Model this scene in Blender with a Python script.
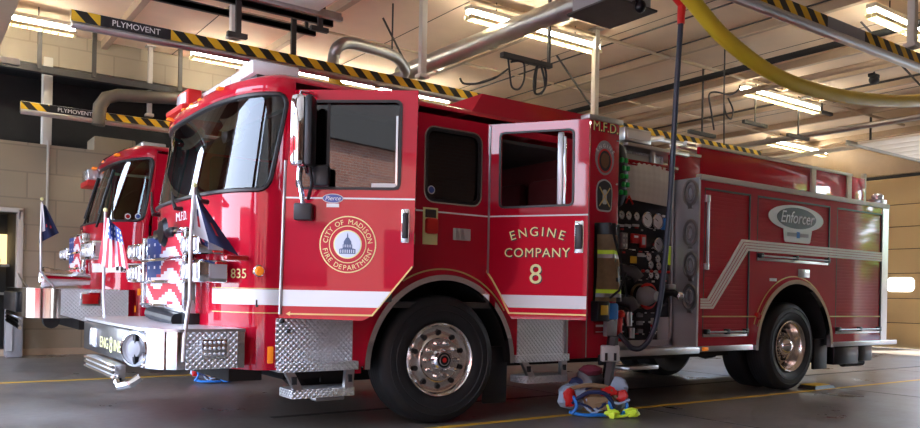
import bpy, bmesh, math, random
from mathutils import Vector, Matrix
random.seed(7)
C = bpy.context.scene.collection
S = bpy.context.scene
for o in list(bpy.data.objects): bpy.data.objects.remove(o)

# ------------------------------------------------------------ camera, world, sun, exposure
F = 785.0; TH = math.radians(54.5); RHO = math.atan(.02)
C0 = Vector((-3.554, -5.315, 1.07))
dv = Vector((math.cos(TH), math.sin(TH), 0)); rv = Vector((math.sin(TH), -math.cos(TH), 0)); uv = Vector((0, 0, 1))
RX = rv*math.cos(RHO) + uv*math.sin(RHO); UX = uv*math.cos(RHO) - rv*math.sin(RHO)
cd = bpy.data.cameras.new('camera'); cam = bpy.data.objects.new('camera', cd); C.objects.link(cam)
m = Matrix((RX, UX, -dv)).transposed().to_4x4(); m.translation = C0
cam.matrix_world = m
cd.sensor_width = 36; cd.lens = 36*F/920; cd.shift_y = 80/920; cd.clip_start = .05; cd.clip_end = 300
S.camera = cam
S.view_settings.view_transform = 'Standard'; S.view_settings.look = 'None'
S.view_settings.gamma = 1; S.view_settings.use_curve_mapping = False
S.view_settings.exposure = 0.45

w = bpy.data.worlds.new('world'); S.world = w; w.use_nodes = True
nt = w.node_tree; bg = nt.nodes['Background']
tc = nt.nodes.new('ShaderNodeTexCoord'); sx = nt.nodes.new('ShaderNodeSeparateXYZ'); cr = nt.nodes.new('ShaderNodeValToRGB')
nt.links.new(tc.outputs['Generated'], sx.inputs[0]); nt.links.new(sx.outputs['Z'], cr.inputs[0]); nt.links.new(cr.outputs[0], bg.inputs[0])
cr.color_ramp.elements[0].position = 0.0; cr.color_ramp.elements[0].color = (.80, .88, 1, 1)
cr.color_ramp.elements[1].position = .8; cr.color_ramp.elements[1].color = (.42, .60, 1, 1)
bg.inputs[1].default_value = 9.0
sun = bpy.data.lights.new('sun', 'SUN'); sun.energy = 22; sun.angle = .01; sun.color = (1, .93, .82)
so = bpy.data.objects.new('sun', sun); C.objects.link(so)
so.rotation_euler = Vector((.50, -.22, .84)).to_track_quat('Z', 'Y').to_euler()
def portal(name, loc, sx_, sy_, direction):
    l = bpy.data.lights.new(name, 'AREA'); l.shape = 'RECTANGLE'; l.size = sx_; l.size_y = sy_; l.energy = 1
    l.cycles.is_portal = True
    o = bpy.data.objects.new(name, l); C.objects.link(o); o.location = loc
    o.rotation_euler = Vector(direction).to_track_quat('-Z', 'Y').to_euler()
XF, XB, YB, YR, ZC = -4.6, 15.46, 8.3, -9.6, 5.0
OPF = [(-5.8, -1.1), (-.7, 3.0), (3.7, 7.7)]       # front door openings (Y ranges)
OPB = [(-4.7, -1.75), (-.9, 2.95)]                    # rear openings
ODH = 4.1
for a, b in OPF: h_ = ODH if a < 3 else 2.1; portal('daylight', (XF-.1, (a+b)/2, h_/2), b-a, h_, (1, 0, 0))
for a, b in OPB: portal('daylight', (XB+.1, (a+b)/2, ODH/2), b-a, ODH, (-1, 0, 0))

def ray(px, py): return dv + RX*((px-460)/F) + UX*((294-py)/F)
def at(px, py, ax, c):
    """world point on the axis plane (ax = c) seen along this sight line"""
    v = ray(px, py); t = (c-C0[ax])/v[ax]; return C0 + v*t

# ------------------------------------------------------------ materials
def new_mat(name):
    M = bpy.data.materials.new(name); M.use_nodes = True
    return M, M.node_tree, M.node_tree.nodes['Principled BSDF']
def N(nt, t, **k):
    n = nt.nodes.new(t)
    for a, b in k.items(): setattr(n, a, b)
    return n
def mth(nt, op, a, b=None, c=None):
    n = N(nt, 'ShaderNodeMath', operation=op)
    for i, v in enumerate((a, b, c)):
        if v is None: continue
        if isinstance(v, (int, float)): n.inputs[i].default_value = v
        else: nt.links.new(v, n.inputs[i])
    return n.outputs[0]
def objxyz(nt):
    t = N(nt, 'ShaderNodeTexCoord'); s = N(nt, 'ShaderNodeSeparateXYZ'); nt.links.new(t.outputs['Object'], s.inputs[0])
    return t.outputs['Object'], s.outputs[0], s.outputs[1], s.outputs[2]
def bump(nt, p, h, strength=.3, dist=.01):
    b = N(nt, 'ShaderNodeBump'); b.inputs['Strength'].default_value = strength; b.inputs['Distance'].default_value = dist
    nt.links.new(h, b.inputs['Height']); nt.links.new(b.outputs[0], p.inputs['Normal'])
def simple(name, col, rough=.5, metal=0, coat=0, noise=0, nscale=8, emit=0, spec=None):
    M, nt, p = new_mat(name)
    p.inputs['Base Color'].default_value = (*col, 1); p.inputs['Roughness'].default_value = rough
    p.inputs['Metallic'].default_value = metal; p.inputs['Coat Weight'].default_value = coat
    p.inputs['Coat Roughness'].default_value = .03
    if spec is not None: p.inputs['Specular IOR Level'].default_value = spec
    if emit: p.inputs['Emission Color'].default_value = (*col, 1); p.inputs['Emission Strength'].default_value = emit
    n = N(nt, 'ShaderNodeTexNoise'); n.inputs['Scale'].default_value = nscale; n.inputs['Detail'].default_value = 4
    t = N(nt, 'ShaderNodeTexCoord'); nt.links.new(t.outputs['Object'], n.inputs['Vector'])
    if noise:
        mx = N(nt, 'ShaderNodeMix', data_type='RGBA'); mx.inputs[6].default_value = (*[c*(1-noise) for c in col], 1); mx.inputs[7].default_value = (*[min(1, c*(1+noise)) for c in col], 1)
        nt.links.new(n.outputs[0], mx.inputs[0]); nt.links.new(mx.outputs[2], p.inputs['Base Color'])
    r = N(nt, 'ShaderNodeMapRange'); r.inputs[3].default_value = rough*.9; r.inputs[4].default_value = min(1, rough*1.12)
    nt.links.new(n.outputs[0], r.inputs[0]); nt.links.new(r.outputs[0], p.inputs['Roughness'])
    return M
RED = (.48, .002, .022)
m_red = simple('red_paint', RED, .45, 0, 1, spec=.05)
m_dred = simple('dark_red_paint', (.30, .004, .01), .45, 0, .8, spec=.05)
m_white = simple('white_vinyl', (.80, .80, .80), .35)
m_cream = simple('cream_reflective_vinyl', (.82, .79, .70), .4)
m_gold = simple('gold_leaf', (.72, .52, .20), .4, .25)
m_gold2 = simple('pale_gold', (.88, .84, .38), .45)
m_chrome = simple('chrome', (.86, .86, .88), .06, 1)
m_alu = simple('brushed_aluminium', (.62, .63, .65), .3, 1, noise=.1, nscale=40)
m_rimalu = simple('polished_aluminium', (.85, .80, .75), .2, 1)
m_satin = simple('satin_steel', (.42, .42, .43), .38, 1)
m_duct = simple('galvanised_steel', (.50, .50, .48), .35, .9, noise=.2, nscale=5)
m_panel = simple('panel_aluminium', (.66, .68, .72), .42, .7)
m_dchrome = simple('dark_steel_plate', (.34, .31, .27), .14, 1)
m_black = simple('black_plastic', (.012, .012, .014), .4)
m_blackg = simple('gloss_black', (.006, .006, .008), .3, 0, .15, spec=.25)
m_tire = simple('tyre_rubber', (.012, .013, .015), .55, noise=.2, nscale=20)
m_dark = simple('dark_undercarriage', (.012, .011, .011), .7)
m_steel = simple('painted_steel_white', (.60, .57, .50), .5, noise=.05)
m_dksteel = simple('dark_steel', (.05, .045, .04), .6)
m_beam = simple('tan_painted_beam', (.50, .38, .26), .7, noise=.1)
m_blue = simple('navy_cloth', (.012, .02, .075), .8, noise=.2, nscale=30)
m_fblue = simple('flag_blue', (.02, .05, .22), .7)
m_bblue = simple('bright_blue', (.02, .20, .62), .5)
m_fred = simple('flag_red', (.55, .02, .04), .7)
m_fwhite = simple('flag_white', (.75, .74, .78), .7)
m_amber = simple('amber_lens', (.9, .25, .02), .2, emit=.25)
m_rlens = simple('red_lens', (.45, .01, .01), .15, coat=.5)
m_lens = simple('clear_lens', (.75, .78, .82), .12, .5, 1)
m_head = simple('headlamp_glass', (.92, .94, .97), .2, .1, 1)
m_grey = simple('grey_plastic', (.30, .30, .31), .5)
m_silverp = simple('silver_label', (.55, .55, .54), .4, .3)
m_coat = simple('tan_canvas', (.26, .17, .09), .9, noise=.25, nscale=25)
m_lime = simple('lime_reflective', (.62, .85, .05), .5, emit=.05)
m_green = simple('green_plastic', (.01, .42, .06), .5)
m_yellowp = simple('yellow_paint', (.72, .42, .02), .5)
m_ylab = simple('yellow_label', (.8, .5, .03), .5)
m_bluev = simple('oval_blue', (.05, .09, .35), .3)
m_redp = simple('red_plastic', (.62, .015, .012), .4)
m_greyblue = simple('pale_blue_canvas', (.35, .45, .58), .8, noise=.2)
m_quilt = simple('quilted_white', (.66, .62, .54), .55)
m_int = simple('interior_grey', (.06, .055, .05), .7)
m_intred = simple('interior_maroon', (.10, .006, .008), .8)
m_hose = simple('blue_black_hose', (.02, .03, .055), .4)
m_orange = simple('sign_white', (.8, .8, .8), .5)
m_capw = simple('dome_white', (.7, .75, .85), .5)
m_capb = simple('dome_blue', (.10, .14, .24), .5)
m_tube = simple('fluorescent_tube', (1.0, .96, .86), .4, emit=42)
m_lampw = simple('lamp_enamel', (.80, .76, .62), .4)
m_louver = simple('lamp_louvre', (.85, .75, .45), .4)
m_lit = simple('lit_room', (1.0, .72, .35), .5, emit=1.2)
m_ground = simple('outside_concrete', (.24, .235, .23), .9, noise=.1, nscale=1)
m_leaf = simple('tree_leaves', (.25, .38, .04), .7, noise=.4, nscale=3)
m_bark = simple('tree_bark', (.08, .05, .03), .9)
m_window = simple('door_window', (.9, .95, 1.0), .3, emit=3.5)

def glass(name, tint=(.55, .6, .62), trans=.75):
    M, nt, p = new_mat(name); out = nt.nodes['Material Output']
    tr = N(nt, 'ShaderNodeBsdfTransparent'); tr.inputs[0].default_value = (*tint, 1)
    gl = N(nt, 'ShaderNodeBsdfGlossy'); gl.inputs['Roughness'].default_value = .01; gl.inputs[0].default_value = (1, 1, 1, 1)
    fr = N(nt, 'ShaderNodeFresnel'); fr.inputs[0].default_value = 1.55
    mp = mth(nt, 'MULTIPLY', fr.outputs[0], 1.3)
    mx = N(nt, 'ShaderNodeMixShader'); nt.links.new(mp, mx.inputs[0]); nt.links.new(tr.outputs[0], mx.inputs[1]); nt.links.new(gl.outputs[0], mx.inputs[2])
    nt.links.new(mx.outputs[0], out.inputs[0]); return M
m_glass = glass('tinted_glass', (.42, .46, .48))
m_glassd = glass('dark_tinted_glass', (.22, .24, .25))

def diamond(name, k=75):
    M, nt, p = new_mat(name)
    p.inputs['Base Color'].default_value = (.70, .71, .73, 1); p.inputs['Metallic'].default_value = .85; p.inputs['Roughness'].default_value = .32
    _, x, y, z = objxyz(nt)
    u = mth(nt, 'ADD', x, y)
    a = mth(nt, 'MULTIPLY', mth(nt, 'ADD', u, z), k); b = mth(nt, 'MULTIPLY', mth(nt, 'SUBTRACT', u, z), k)
    g = mth(nt, 'MULTIPLY', mth(nt, 'SINE', a), mth(nt, 'SINE', b))
    h = mth(nt, 'POWER', mth(nt, 'ABSOLUTE', g), .6)
    bump(nt, p, h, 1.0, .008); return M
m_dia = diamond('diamond_plate')

def roller(name):
    M, nt, p = new_mat(name)
    p.inputs['Base Color'].default_value = (*RED, 1); p.inputs['Roughness'].default_value = .45; p.inputs['Coat Weight'].default_value = 1; p.inputs['Specular IOR Level'].default_value = .05; p.inputs['Coat Roughness'].default_value = .05
    _, x, y, z = objxyz(nt)
    f = mth(nt, 'FRACT', mth(nt, 'DIVIDE', z, .042))
    h = mth(nt, 'SMOOTH_MIN', mth(nt, 'MULTIPLY', mth(nt, 'PINGPONG', f, .5), 6), 1, .3)
    bump(nt, p, h, .55, .006); return M
m_roll = roller('red_roller_slats')

def stripes(name, a, b, per=.2, slope=1.0):
    M, nt, p = new_mat(name); p.inputs['Roughness'].default_value = .45
    _, x, y, z = objxyz(nt)
    f = mth(nt, 'GREATER_THAN', mth(nt, 'FRACT', mth(nt, 'DIVIDE', mth(nt, 'ADD', x, mth(nt, 'MULTIPLY', z, slope)), per)), .5)
    mx = N(nt, 'ShaderNodeMix', data_type='RGBA'); mx.inputs[6].default_value = (*a, 1); mx.inputs[7].default_value = (*b, 1)
    nt.links.new(f, mx.inputs[0]); nt.links.new(mx.outputs[2], p.inputs['Base Color']); return M
m_haz = stripes('hazard_stripes', (.015, .013, .01), (.80, .50, .02), .24, 1.0)

def blocks(name, c1, c2, mortar, bw, bh, axes='xz', ms=.012, rough=.8):
    M, nt, p = new_mat(name); p.inputs['Roughness'].default_value = rough
    _, x, y, z = objxyz(nt)
    cv = N(nt, 'ShaderNodeCombineXYZ'); nt.links.new(x if axes[0] == 'x' else y, cv.inputs[0]); nt.links.new(z, cv.inputs[1])
    br = N(nt, 'ShaderNodeTexBrick'); nt.links.new(cv.outputs[0], br.inputs['Vector'])
    br.inputs['Color1'].default_value = (*c1, 1); br.inputs['Color2'].default_value = (*c2, 1); br.inputs['Mortar'].default_value = (*mortar, 1)
    br.inputs['Scale'].default_value = 1; br.inputs['Brick Width'].default_value = bw; br.inputs['Row Height'].default_value = bh
    br.inputs['Mortar Size'].default_value = ms
    n = N(nt, 'ShaderNodeTexNoise'); n.inputs['Scale'].default_value = 1.3; nt.links.new(cv.outputs[0], n.inputs['Vector'])
    mx = N(nt, 'ShaderNodeMix', data_type='RGBA', blend_type='MULTIPLY'); mx.inputs[0].default_value = .25
    nt.links.new(br.outputs[0], mx.inputs[6]); nt.links.new(n.outputs[0], mx.inputs[7]); nt.links.new(mx.outputs[2], p.inputs['Base Color'])
    inv = mth(nt, 'SUBTRACT', 1, br.outputs['Fac']); bump(nt, p, inv, .3, .008); return M
m_side = blocks('side_brick', (.22, .09, .06), (.16, .07, .05), (.2, .17, .15), .24, .08)
m_block = blocks('painted_block', (.40, .335, .24), (.37, .31, .22), (.30, .25, .18), .8, .4)
m_brick = blocks('brick', (.38, .13, .07), (.26, .09, .06), (.35, .30, .26), .24, .08, 'yz', .01)

def floor_mat():
    M, nt, p = new_mat('sealed_concrete')
    co, x, y, z = objxyz(nt)
    n = N(nt, 'ShaderNodeTexNoise'); n.inputs['Scale'].default_value = .9; n.inputs['Detail'].default_value = 8; n.inputs['Roughness'].default_value = .65
    nt.links.new(co, n.inputs['Vector'])
    n2 = N(nt, 'ShaderNodeTexNoise'); n2.inputs['Scale'].default_value = 14; n2.inputs['Detail'].default_value = 5; nt.links.new(co, n2.inputs['Vector'])
    r = N(nt, 'ShaderNodeValToRGB'); nt.links.new(n.outputs[0], r.inputs[0])
    r.color_ramp.elements[0].position = .35; r.color_ramp.elements[0].color = (.13, .108, .09, 1)
    r.color_ramp.elements[1].position = .68; r.color_ramp.elements[1].color = (.30, .26, .225, 1)
    mx = N(nt, 'ShaderNodeMix', data_type='RGBA', blend_type='MULTIPLY'); mx.inputs[0].default_value = .5
    nt.links.new(r.outputs[0], mx.inputs[6]); nt.links.new(n2.outputs[0], mx.inputs[7]); nt.links.new(mx.outputs[2], p.inputs['Base Color'])
    rr = N(nt, 'ShaderNodeMapRange'); rr.inputs[1].default_value = .3; rr.inputs[2].default_value = .7; rr.inputs[3].default_value = .22; rr.inputs[4].default_value = .5
    nt.links.new(n.outputs[0], rr.inputs[0]); nt.links.new(rr.outputs[0], p.inputs['Roughness'])
    bump(nt, p, n2.outputs[0], .12, .004); return M
m_floor = floor_mat()
m_ceil = simple('tan_ceiling', (.80, .62, .44), .9, noise=.15, nscale=1.5)
m_doorp = simple('tan_door_panel', (.62, .46, .24), .6, noise=.06, nscale=2)
m_doorw = simple('pale_door_panel', (.88, .80, .68), .6, noise=.05, nscale=2)

# ------------------------------------------------------------ mesh builder
def fill2d(outers, t):
    """filled polygons (first outline + holes) as verts/faces in the xy plane, thickness t along z"""
    cu = bpy.data.curves.new('c', 'CURVE'); cu.dimensions = '2D'; cu.fill_mode = 'BOTH' if t else 'BOTH'; cu.extrude = t/2
    for pl in outers:
        s = cu.splines.new('POLY'); s.points.add(len(pl)-1); s.use_cyclic_u = True
        for i, q in enumerate(pl): s.points[i].co = (q[0], q[1], 0, 1)
    return curve_geo(cu)
def curve_geo(cu):
    o = bpy.data.objects.new('c', cu); C.objects.link(o)
    dg = bpy.context.evaluated_depsgraph_get(); dg.update()
    me = bpy.data.meshes.new_from_object(o.evaluated_get(dg))
    vs = [tuple(v.co) for v in me.vertices]; fs = [tuple(p.vertices) for p in me.polygons]
    bpy.data.objects.remove(o); bpy.data.curves.remove(cu); bpy.data.meshes.remove(me)
    return vs, fs
CT = [None]
class MB:
    def __init__(s, T=None): s.v = []; s.f = []; s.fm = []; s.mats = []; s.T = T or CT[0]
    def mi(s, m):
        if m not in s.mats: s.mats.append(m)
        return s.mats.index(m)
    def add(s, m, vs, fs):
        k = len(s.v); i = s.mi(m)
        for v in vs:
            v = Vector(v); s.v.append(s.T @ v if s.T else v)
        for f in fs: s.f.append([a+k for a in f]); s.fm.append(i)
        return s
    def box(s, m, x0, x1, y0, y1, z0, z1, b=0, R=None, c=None):
        bm = bmesh.new(); bmesh.ops.create_cube(bm, size=1)
        for v in bm.verts: v.co = Vector(((x0+x1)/2+v.co.x*(x1-x0), (y0+y1)/2+v.co.y*(y1-y0), (z0+z1)/2+v.co.z*(z1-z0)))
        if b: bmesh.ops.bevel(bm, geom=bm.edges[:], offset=b, segments=2, profile=.5, affect='EDGES')
        if R is not None:
            c = c or Vector(((x0+x1)/2, (y0+y1)/2, (z0+z1)/2))
            for v in bm.verts: v.co = R @ (v.co-c) + c
        bm.verts.index_update()
        vs = [v.co.copy() for v in bm.verts]; fs = [[v.index for v in f.verts] for f in bm.faces]; bm.free()
        return s.add(m, vs, fs)
    def tube(s, m, pts, r, n=8, cap=True, closed=False):
        pts = [Vector(p) for p in pts]; L = len(pts)
        rs = r if isinstance(r, (list, tuple)) else [r]*L
        vs = []; fs = []; up = None
        for i, p in enumerate(pts):
            if closed: t = (pts[(i+1) % L]-pts[i-1])
            else: t = (pts[min(i+1, L-1)]-pts[max(i-1, 0)])
            t.normalize()
            if up is None: up = t.orthogonal().normalized()
            else: up = (up - t*up.dot(t)); up = up.normalized() if up.length > 1e-5 else t.orthogonal().normalized()
            w_ = t.cross(up)
            for k in range(n):
                a = 2*math.pi*k/n; vs.append(p + (up*math.cos(a) + w_*math.sin(a))*rs[i])
        rng = L if closed else L-1
        for i in range(rng):
            for k in range(n):
                j = (i+1) % L
                fs.append([i*n+k, i*n+(k+1) % n, j*n+(k+1) % n, j*n+k])
        if cap and not closed: fs.append(list(range(n))[::-1]); fs.append([(L-1)*n+k for k in range(n)])
        return s.add(m, vs, fs)
    def cyl(s, m, p0, p1, r, r2=None, n=16):
        return s.tube(m, [p0, p1], [r, r if r2 is None else r2], n)
    def lathe(s, m, prof, c=(0, 0, 0), axis='y', n=32):
        """prof: (radius, height along axis)"""
        vs = []; fs = []; c = Vector(c)
        for (r, h) in prof:
            for k in range(n):
                a = 2*math.pi*k/n; q = (r*math.cos(a), r*math.sin(a))
                vs.append(c + (Vector((q[0], h, q[1])) if axis == 'y' else Vector((q[0], q[1], h)) if axis == 'z' else Vector((h, q[0], q[1]))))
        for i in range(len(prof)-1):
            for k in range(n): fs.append([i*n+k, i*n+(k+1) % n, (i+1)*n+(k+1) % n, (i+1)*n+k])
        return s.add(m, vs, fs)
    def ell(s, m, c, r, n=14):
        if not isinstance(r, (tuple, list)): r = (r, r, r)
        vs = []; fs = []; h = n//2
        for i in range(h+1):
            a = math.pi*i/h
            for k in range(n):
                b = 2*math.pi*k/n
                vs.append((c[0]+r[0]*math.sin(a)*math.cos(b), c[1]+r[1]*math.sin(a)*math.sin(b), c[2]+r[2]*math.cos(a)))
        for i in range(h):
            for k in range(n): fs.append([i*n+k, i*n+(k+1) % n, (i+1)*n+(k+1) % n, (i+1)*n+k])
        return s.add(m, vs, fs)
    def plate(s, m, outers, y, t, mapf=None):
        """filled outline(s) in x,z; thickness t centred on y"""
        vs, fs = fill2d(outers, t)
        f = mapf or (lambda a, b, c: (a, y+c, b))
        return s.add(m, [f(*v) for v in vs], fs)
    def text(s, m, txt, size, mapf, align='CENTER', ext=.002, bold=0, shear=0, spacing=1):
        cu = bpy.data.curves.new('t', 'FONT'); cu.body = txt; cu.size = size; cu.extrude = ext; cu.align_x = align; cu.offset = bold; cu.shear = shear
        cu.space_character = spacing; cu.resolution_u = 3
        vs, fs = curve_geo(cu)
        return s.add(m, [mapf(*v) for v in vs], fs)
    def arctext(s, m, txt, size, cx, cz, r, mid, step, mapf, inside=False, bold=0):
        """letters round a circle; mid = degrees of the middle, step = degrees per letter"""
        W = {'I': .55, 'M': 1.3, 'N': 1.1, 'O': 1.12, 'C': 1.05, 'D': 1.08, 'G': 1.1, ' ': .7, 'E': .88, 'F': .85, 'T': .9, 'Y': .95, 'S': .9}
        ws = [W.get(c_, 1.0) for c_ in txt]; tot = sum(ws); acc = 0
        for i, ch in enumerate(txt):
            pos = acc+ws[i]/2-tot/2; acc += ws[i]
            if ch == ' ': continue
            if inside: a = math.radians(mid + pos*step); rot = a + math.pi/2
            else: a = math.radians(mid - pos*step); rot = a - math.pi/2
            px, pz = cx+r*math.cos(a), cz+r*math.sin(a); ca, sa = math.cos(rot), math.sin(rot)
            s.text(m, ch, size, lambda u, v_, w_: mapf(px+u*ca-v_*sa, pz+u*sa+v_*ca, w_), bold=bold)
        return s
    def grid(s, m, fn, nu, nv, mf=None):
        vs = [fn(i/nu, j/nv) for j in range(nv+1) for i in range(nu+1)]
        k = len(s.v)
        for v in vs: v = Vector(v); s.v.append(s.T @ v if s.T else v)
        for j in range(nv):
            for i in range(nu):
                a = j*(nu+1)+i
                mm = mf(i, j) if mf else m
                if mm is None: continue
                s.f.append([k+a, k+a+1, k+a+nu+2, k+a+nu+1]); s.fm.append(s.mi(mm))
        return s
    def build(s, name, parent=None, angle=35, loc=None, rotz=0):
        me = bpy.data.meshes.new(name); me.from_pydata([tuple(v) for v in s.v], [], s.f)
        for q in s.mats: me.materials.append(q)
        me.polygons.foreach_set('material_index', s.fm)
        bm = bmesh.new(); bm.from_mesh(me); bmesh.ops.remove_doubles(bm, verts=bm.verts, dist=1e-5); bmesh.ops.delete(bm, geom=[v for v in bm.verts if not v.link_faces], context='VERTS')
        bmesh.ops.recalc_face_normals(bm, faces=bm.faces); bm.to_mesh(me); bm.free()
        for p in me.polygons: p.use_smooth = True
        me.set_sharp_from_angle(angle=math.radians(angle))
        o = bpy.data.objects.new(name, me); C.objects.link(o)
        if parent: o.parent = parent
        if loc: o.location = loc
        o.rotation_euler.z = rotz
        return o
def tag(o, label=None, cat=None, group=None, kind=None):
    if label: o['label'] = label
    if cat: o['category'] = cat
    if group: o['group'] = group
    if kind: o['kind'] = kind
    return o
def thing(name, loc, label, cat, group=None, rz=0):
    o = bpy.data.objects.new(name, None); C.objects.link(o); o.location = loc; o.rotation_euler.z = rz; o.empty_display_size = .1
    return tag(o, label, cat, group)
def struct(name, mb, **k): return tag(mb.build(name, **k), kind='structure')
def dup(root, loc=None, label=None, rz=None):
    def cp(o, par):
        c = o.copy(); C.objects.link(c); c.parent = par
        for ch in o.children: cp(ch, c)
        return c
    r = cp(root, None)
    if loc: r.location = loc
    if rz is not None: r.rotation_euler.z = rz
    if label: r['label'] = label
    return r
def rrect(x0, x1, z0, z1, r, n=5):
    if not isinstance(r, (list, tuple)): r = [r]*4
    out = []
    for (cx, cz, a0, q) in ((x1-r[0], z1-r[0], 0, r[0]), (x0+r[1], z1-r[1], 90, r[1]), (x0+r[2], z0+r[2], 180, r[2]), (x1-r[3], z0+r[3], 270, r[3])):
        for k in range(n+1):
            a = math.radians(a0+90*k/n); out.append((cx+q*math.cos(a), cz+q*math.sin(a)))
    return out
def circ(cx, cz, r, n=32, rz=None, a0=0, a1=360):
    full = abs(a1-a0) >= 360
    return [(cx+r*math.cos(math.radians(a0+(a1-a0)*k/(n if full else n-1))), cz+(rz or r)*math.sin(math.radians(a0+(a1-a0)*k/(n if full else n-1)))) for k in range(n)]
def roundpoly(pts, r, n=4):
    out = []; L = len(pts)
    for i in range(L):
        p = Vector(pts[i]); a = (Vector(pts[i-1])-p); b = (Vector(pts[(i+1) % L])-p)
        q = min(r, a.length*.45, b.length*.45); s0 = p+a.normalized()*q; s1 = p+b.normalized()*q
        for k in range(n+1):
            t = k/n; out.append(tuple((1-t)**2*s0+2*t*(1-t)*p+t*t*s1))
    return out
def bez(pts, n=6):
    out = []; L = len(pts)
    for i in range(L-1):
        p0, p1, p2, p3 = pts[max(i-1, 0)], pts[i], pts[i+1], pts[min(i+2, L-1)]
        for k in range(n):
            t = k/n; out.append(.5*((2*p1)+(p2-p0)*t+(2*p0-5*p1+4*p2-p3)*t*t+(3*p1-p0-3*p2+p3)*t**3))
    out.append(pts[-1]); return out
# ------------------------------------------------------------ the building
mb = MB().box(m_floor, XF, XB, YR, YB, -.1, 0); struct('floor', mb)
mb = MB().box(m_ceil, XF, XB, YR, YB, ZC, ZC+.2)
struct('ceiling', mb)
# back wall (behind both trucks): block wall, dark clerestory opening, doorway at the left
mb = MB()
X0, X1 = XF, XB
mb.box(m_block, -2.1, X1, YB, YB+.2, 0, 3.25)
mb.box(m_block, X0, -3.05, YB, YB+.2, 0, 3.25)
mb.box(m_block, -3.05, -2.1, YB, YB+.2, 2.17, 3.25)
mb.box(m_block, X0, X1, YB, YB+.2, 4.48, ZC)
mb.box(m_steel, -1.81, -1.68, YB-.02, YB+.2, 3.25, 4.6, .01)
for x in (1.6, 5, 8.5, 12): mb.box(m_steel, x, x+.14, YB-.02, YB+.2, 3.25, 4.6, .01)
struct('wall_back', mb)
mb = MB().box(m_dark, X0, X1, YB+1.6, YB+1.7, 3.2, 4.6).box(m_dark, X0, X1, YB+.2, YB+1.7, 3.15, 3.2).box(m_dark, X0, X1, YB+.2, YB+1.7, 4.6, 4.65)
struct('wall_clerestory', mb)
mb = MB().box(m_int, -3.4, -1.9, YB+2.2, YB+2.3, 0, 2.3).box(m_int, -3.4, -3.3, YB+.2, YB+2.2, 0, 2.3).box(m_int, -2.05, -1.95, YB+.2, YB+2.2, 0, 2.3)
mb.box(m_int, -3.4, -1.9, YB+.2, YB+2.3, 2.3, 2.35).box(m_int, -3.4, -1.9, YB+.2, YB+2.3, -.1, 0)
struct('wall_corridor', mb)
mb = MB().box(m_steel, -2.12, -2.04, YB-.04, YB+.2, 0, 2.22, .01).box(m_steel, -3.1, -2.04, YB-.04, YB+.2, 2.17, 2.24, .01)
struct('trim_1', mb)
struct('trim_2', MB().box(m_beam, X0, X1, YB-.03, YB, 0, .1))
# pipe down the wall below the column
tag(MB().cyl(m_steel, (-1.73, YB-.05, 2.2), (-1.73, YB-.05, 3.3), .02, n=8).build('wall_conduit'), 'thin painted conduit running down the block wall below the column', 'pipe')
# far wall with garage doors
mb = MB()
def wall_with(axis_x, ops, m, th, sgn):
    ys = [YR] + [v for o in ops for v in o] + [YB]
    for i in range(0, len(ys), 2): mb.box(m, axis_x, axis_x+th*sgn, ys[i], ys[i+1], 0, ODH)
    mb.box(m, axis_x, axis_x+th*sgn, YR, YB, ODH, ZC)
wall_with(XB, OPB + [(3.05, 7.6)], m_beam, .25, 1); struct('wall_rear', mb)
mb = MB(); wall_with(XF, OPF, m_brick, .3, -1); struct('wall_front', mb)
mb = MB()
for k in range(4): mb.box(m_doorp, XF-.08, XF-.02, 3.7, 7.7, 2.1+.5*k+.006, 2.6+.5*k-.006, .005)
struct('door_4', mb)
struct('wall_right', MB().box(m_side, XF, XB, YR-.2, YR, 0, ZC))
# closed sectional door behind truck 2's bay
mb = MB(); zs = [0, .60, 1.17, 1.76, 2.33, 2.85, 3.37, ODH]
for i in range(7): mb.box(m_doorp, XB+.02, XB+.08, 3.05, 7.6, zs[i]+.008, zs[i+1]-.008, .006)
mb.box(m_dksteel, XB+.04, XB+.07, 3.05, 7.6, 0, ODH)
d3 = struct('door_3', mb)
for (a, b) in ((3.34, 3.95), (4.5, 5.1), (5.7, 6.3)):
    f = MB().plate(m_window, [rrect(a, b, 1.33, 1.66, .1)], 0, .02, lambda u, v, w_: (XB+.012+w_, u, v)).build('window', d3)
mb = MB().box(m_dksteel, XB-.06, XB, 2.95, 3.05, 0, ODH+.1, .01); struct('trim_3', mb)
# painted lines and slot drain
struct('trim_4', MB().box(m_yellowp, XF, XB, -.17, -.10, 0, .003))
struct('trim_5', MB().box(m_yellowp, XF, XB, 4.49, 4.57, 0, .003))
struct('trim_6', MB().box(m_dksteel, -1, XB, .93, 1.0, 0, .003))
for k, x in enumerate((2.3, 5.9, 9.4)): struct('trim_%d' % (7+k), MB().box(m_dark, x, x+.012, YR, YB, 0, .002))
struct('trim_20', MB().box(m_dark, XF, XB, -2.52, -2.50, 0, .002))
# ceiling: tee ribs across the bays
mb = MB()
for x in (-3.2, -1.0, 1.2, 3.9, 6.3, 8.3, 9.4, 10.6, 12.3, 13.6, 14.7): mb.box(m_beam, x, x+.09, YR, YB, ZC-.12, ZC)
struct('trim_10', mb)
mb = MB()
for x in (0.1, 2.6, 5.1, 7.6, 11.4): mb.box(m_dark, x, x+.012, YR, YB, ZC-.004, ZC)
struct('trim_11', mb)

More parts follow.
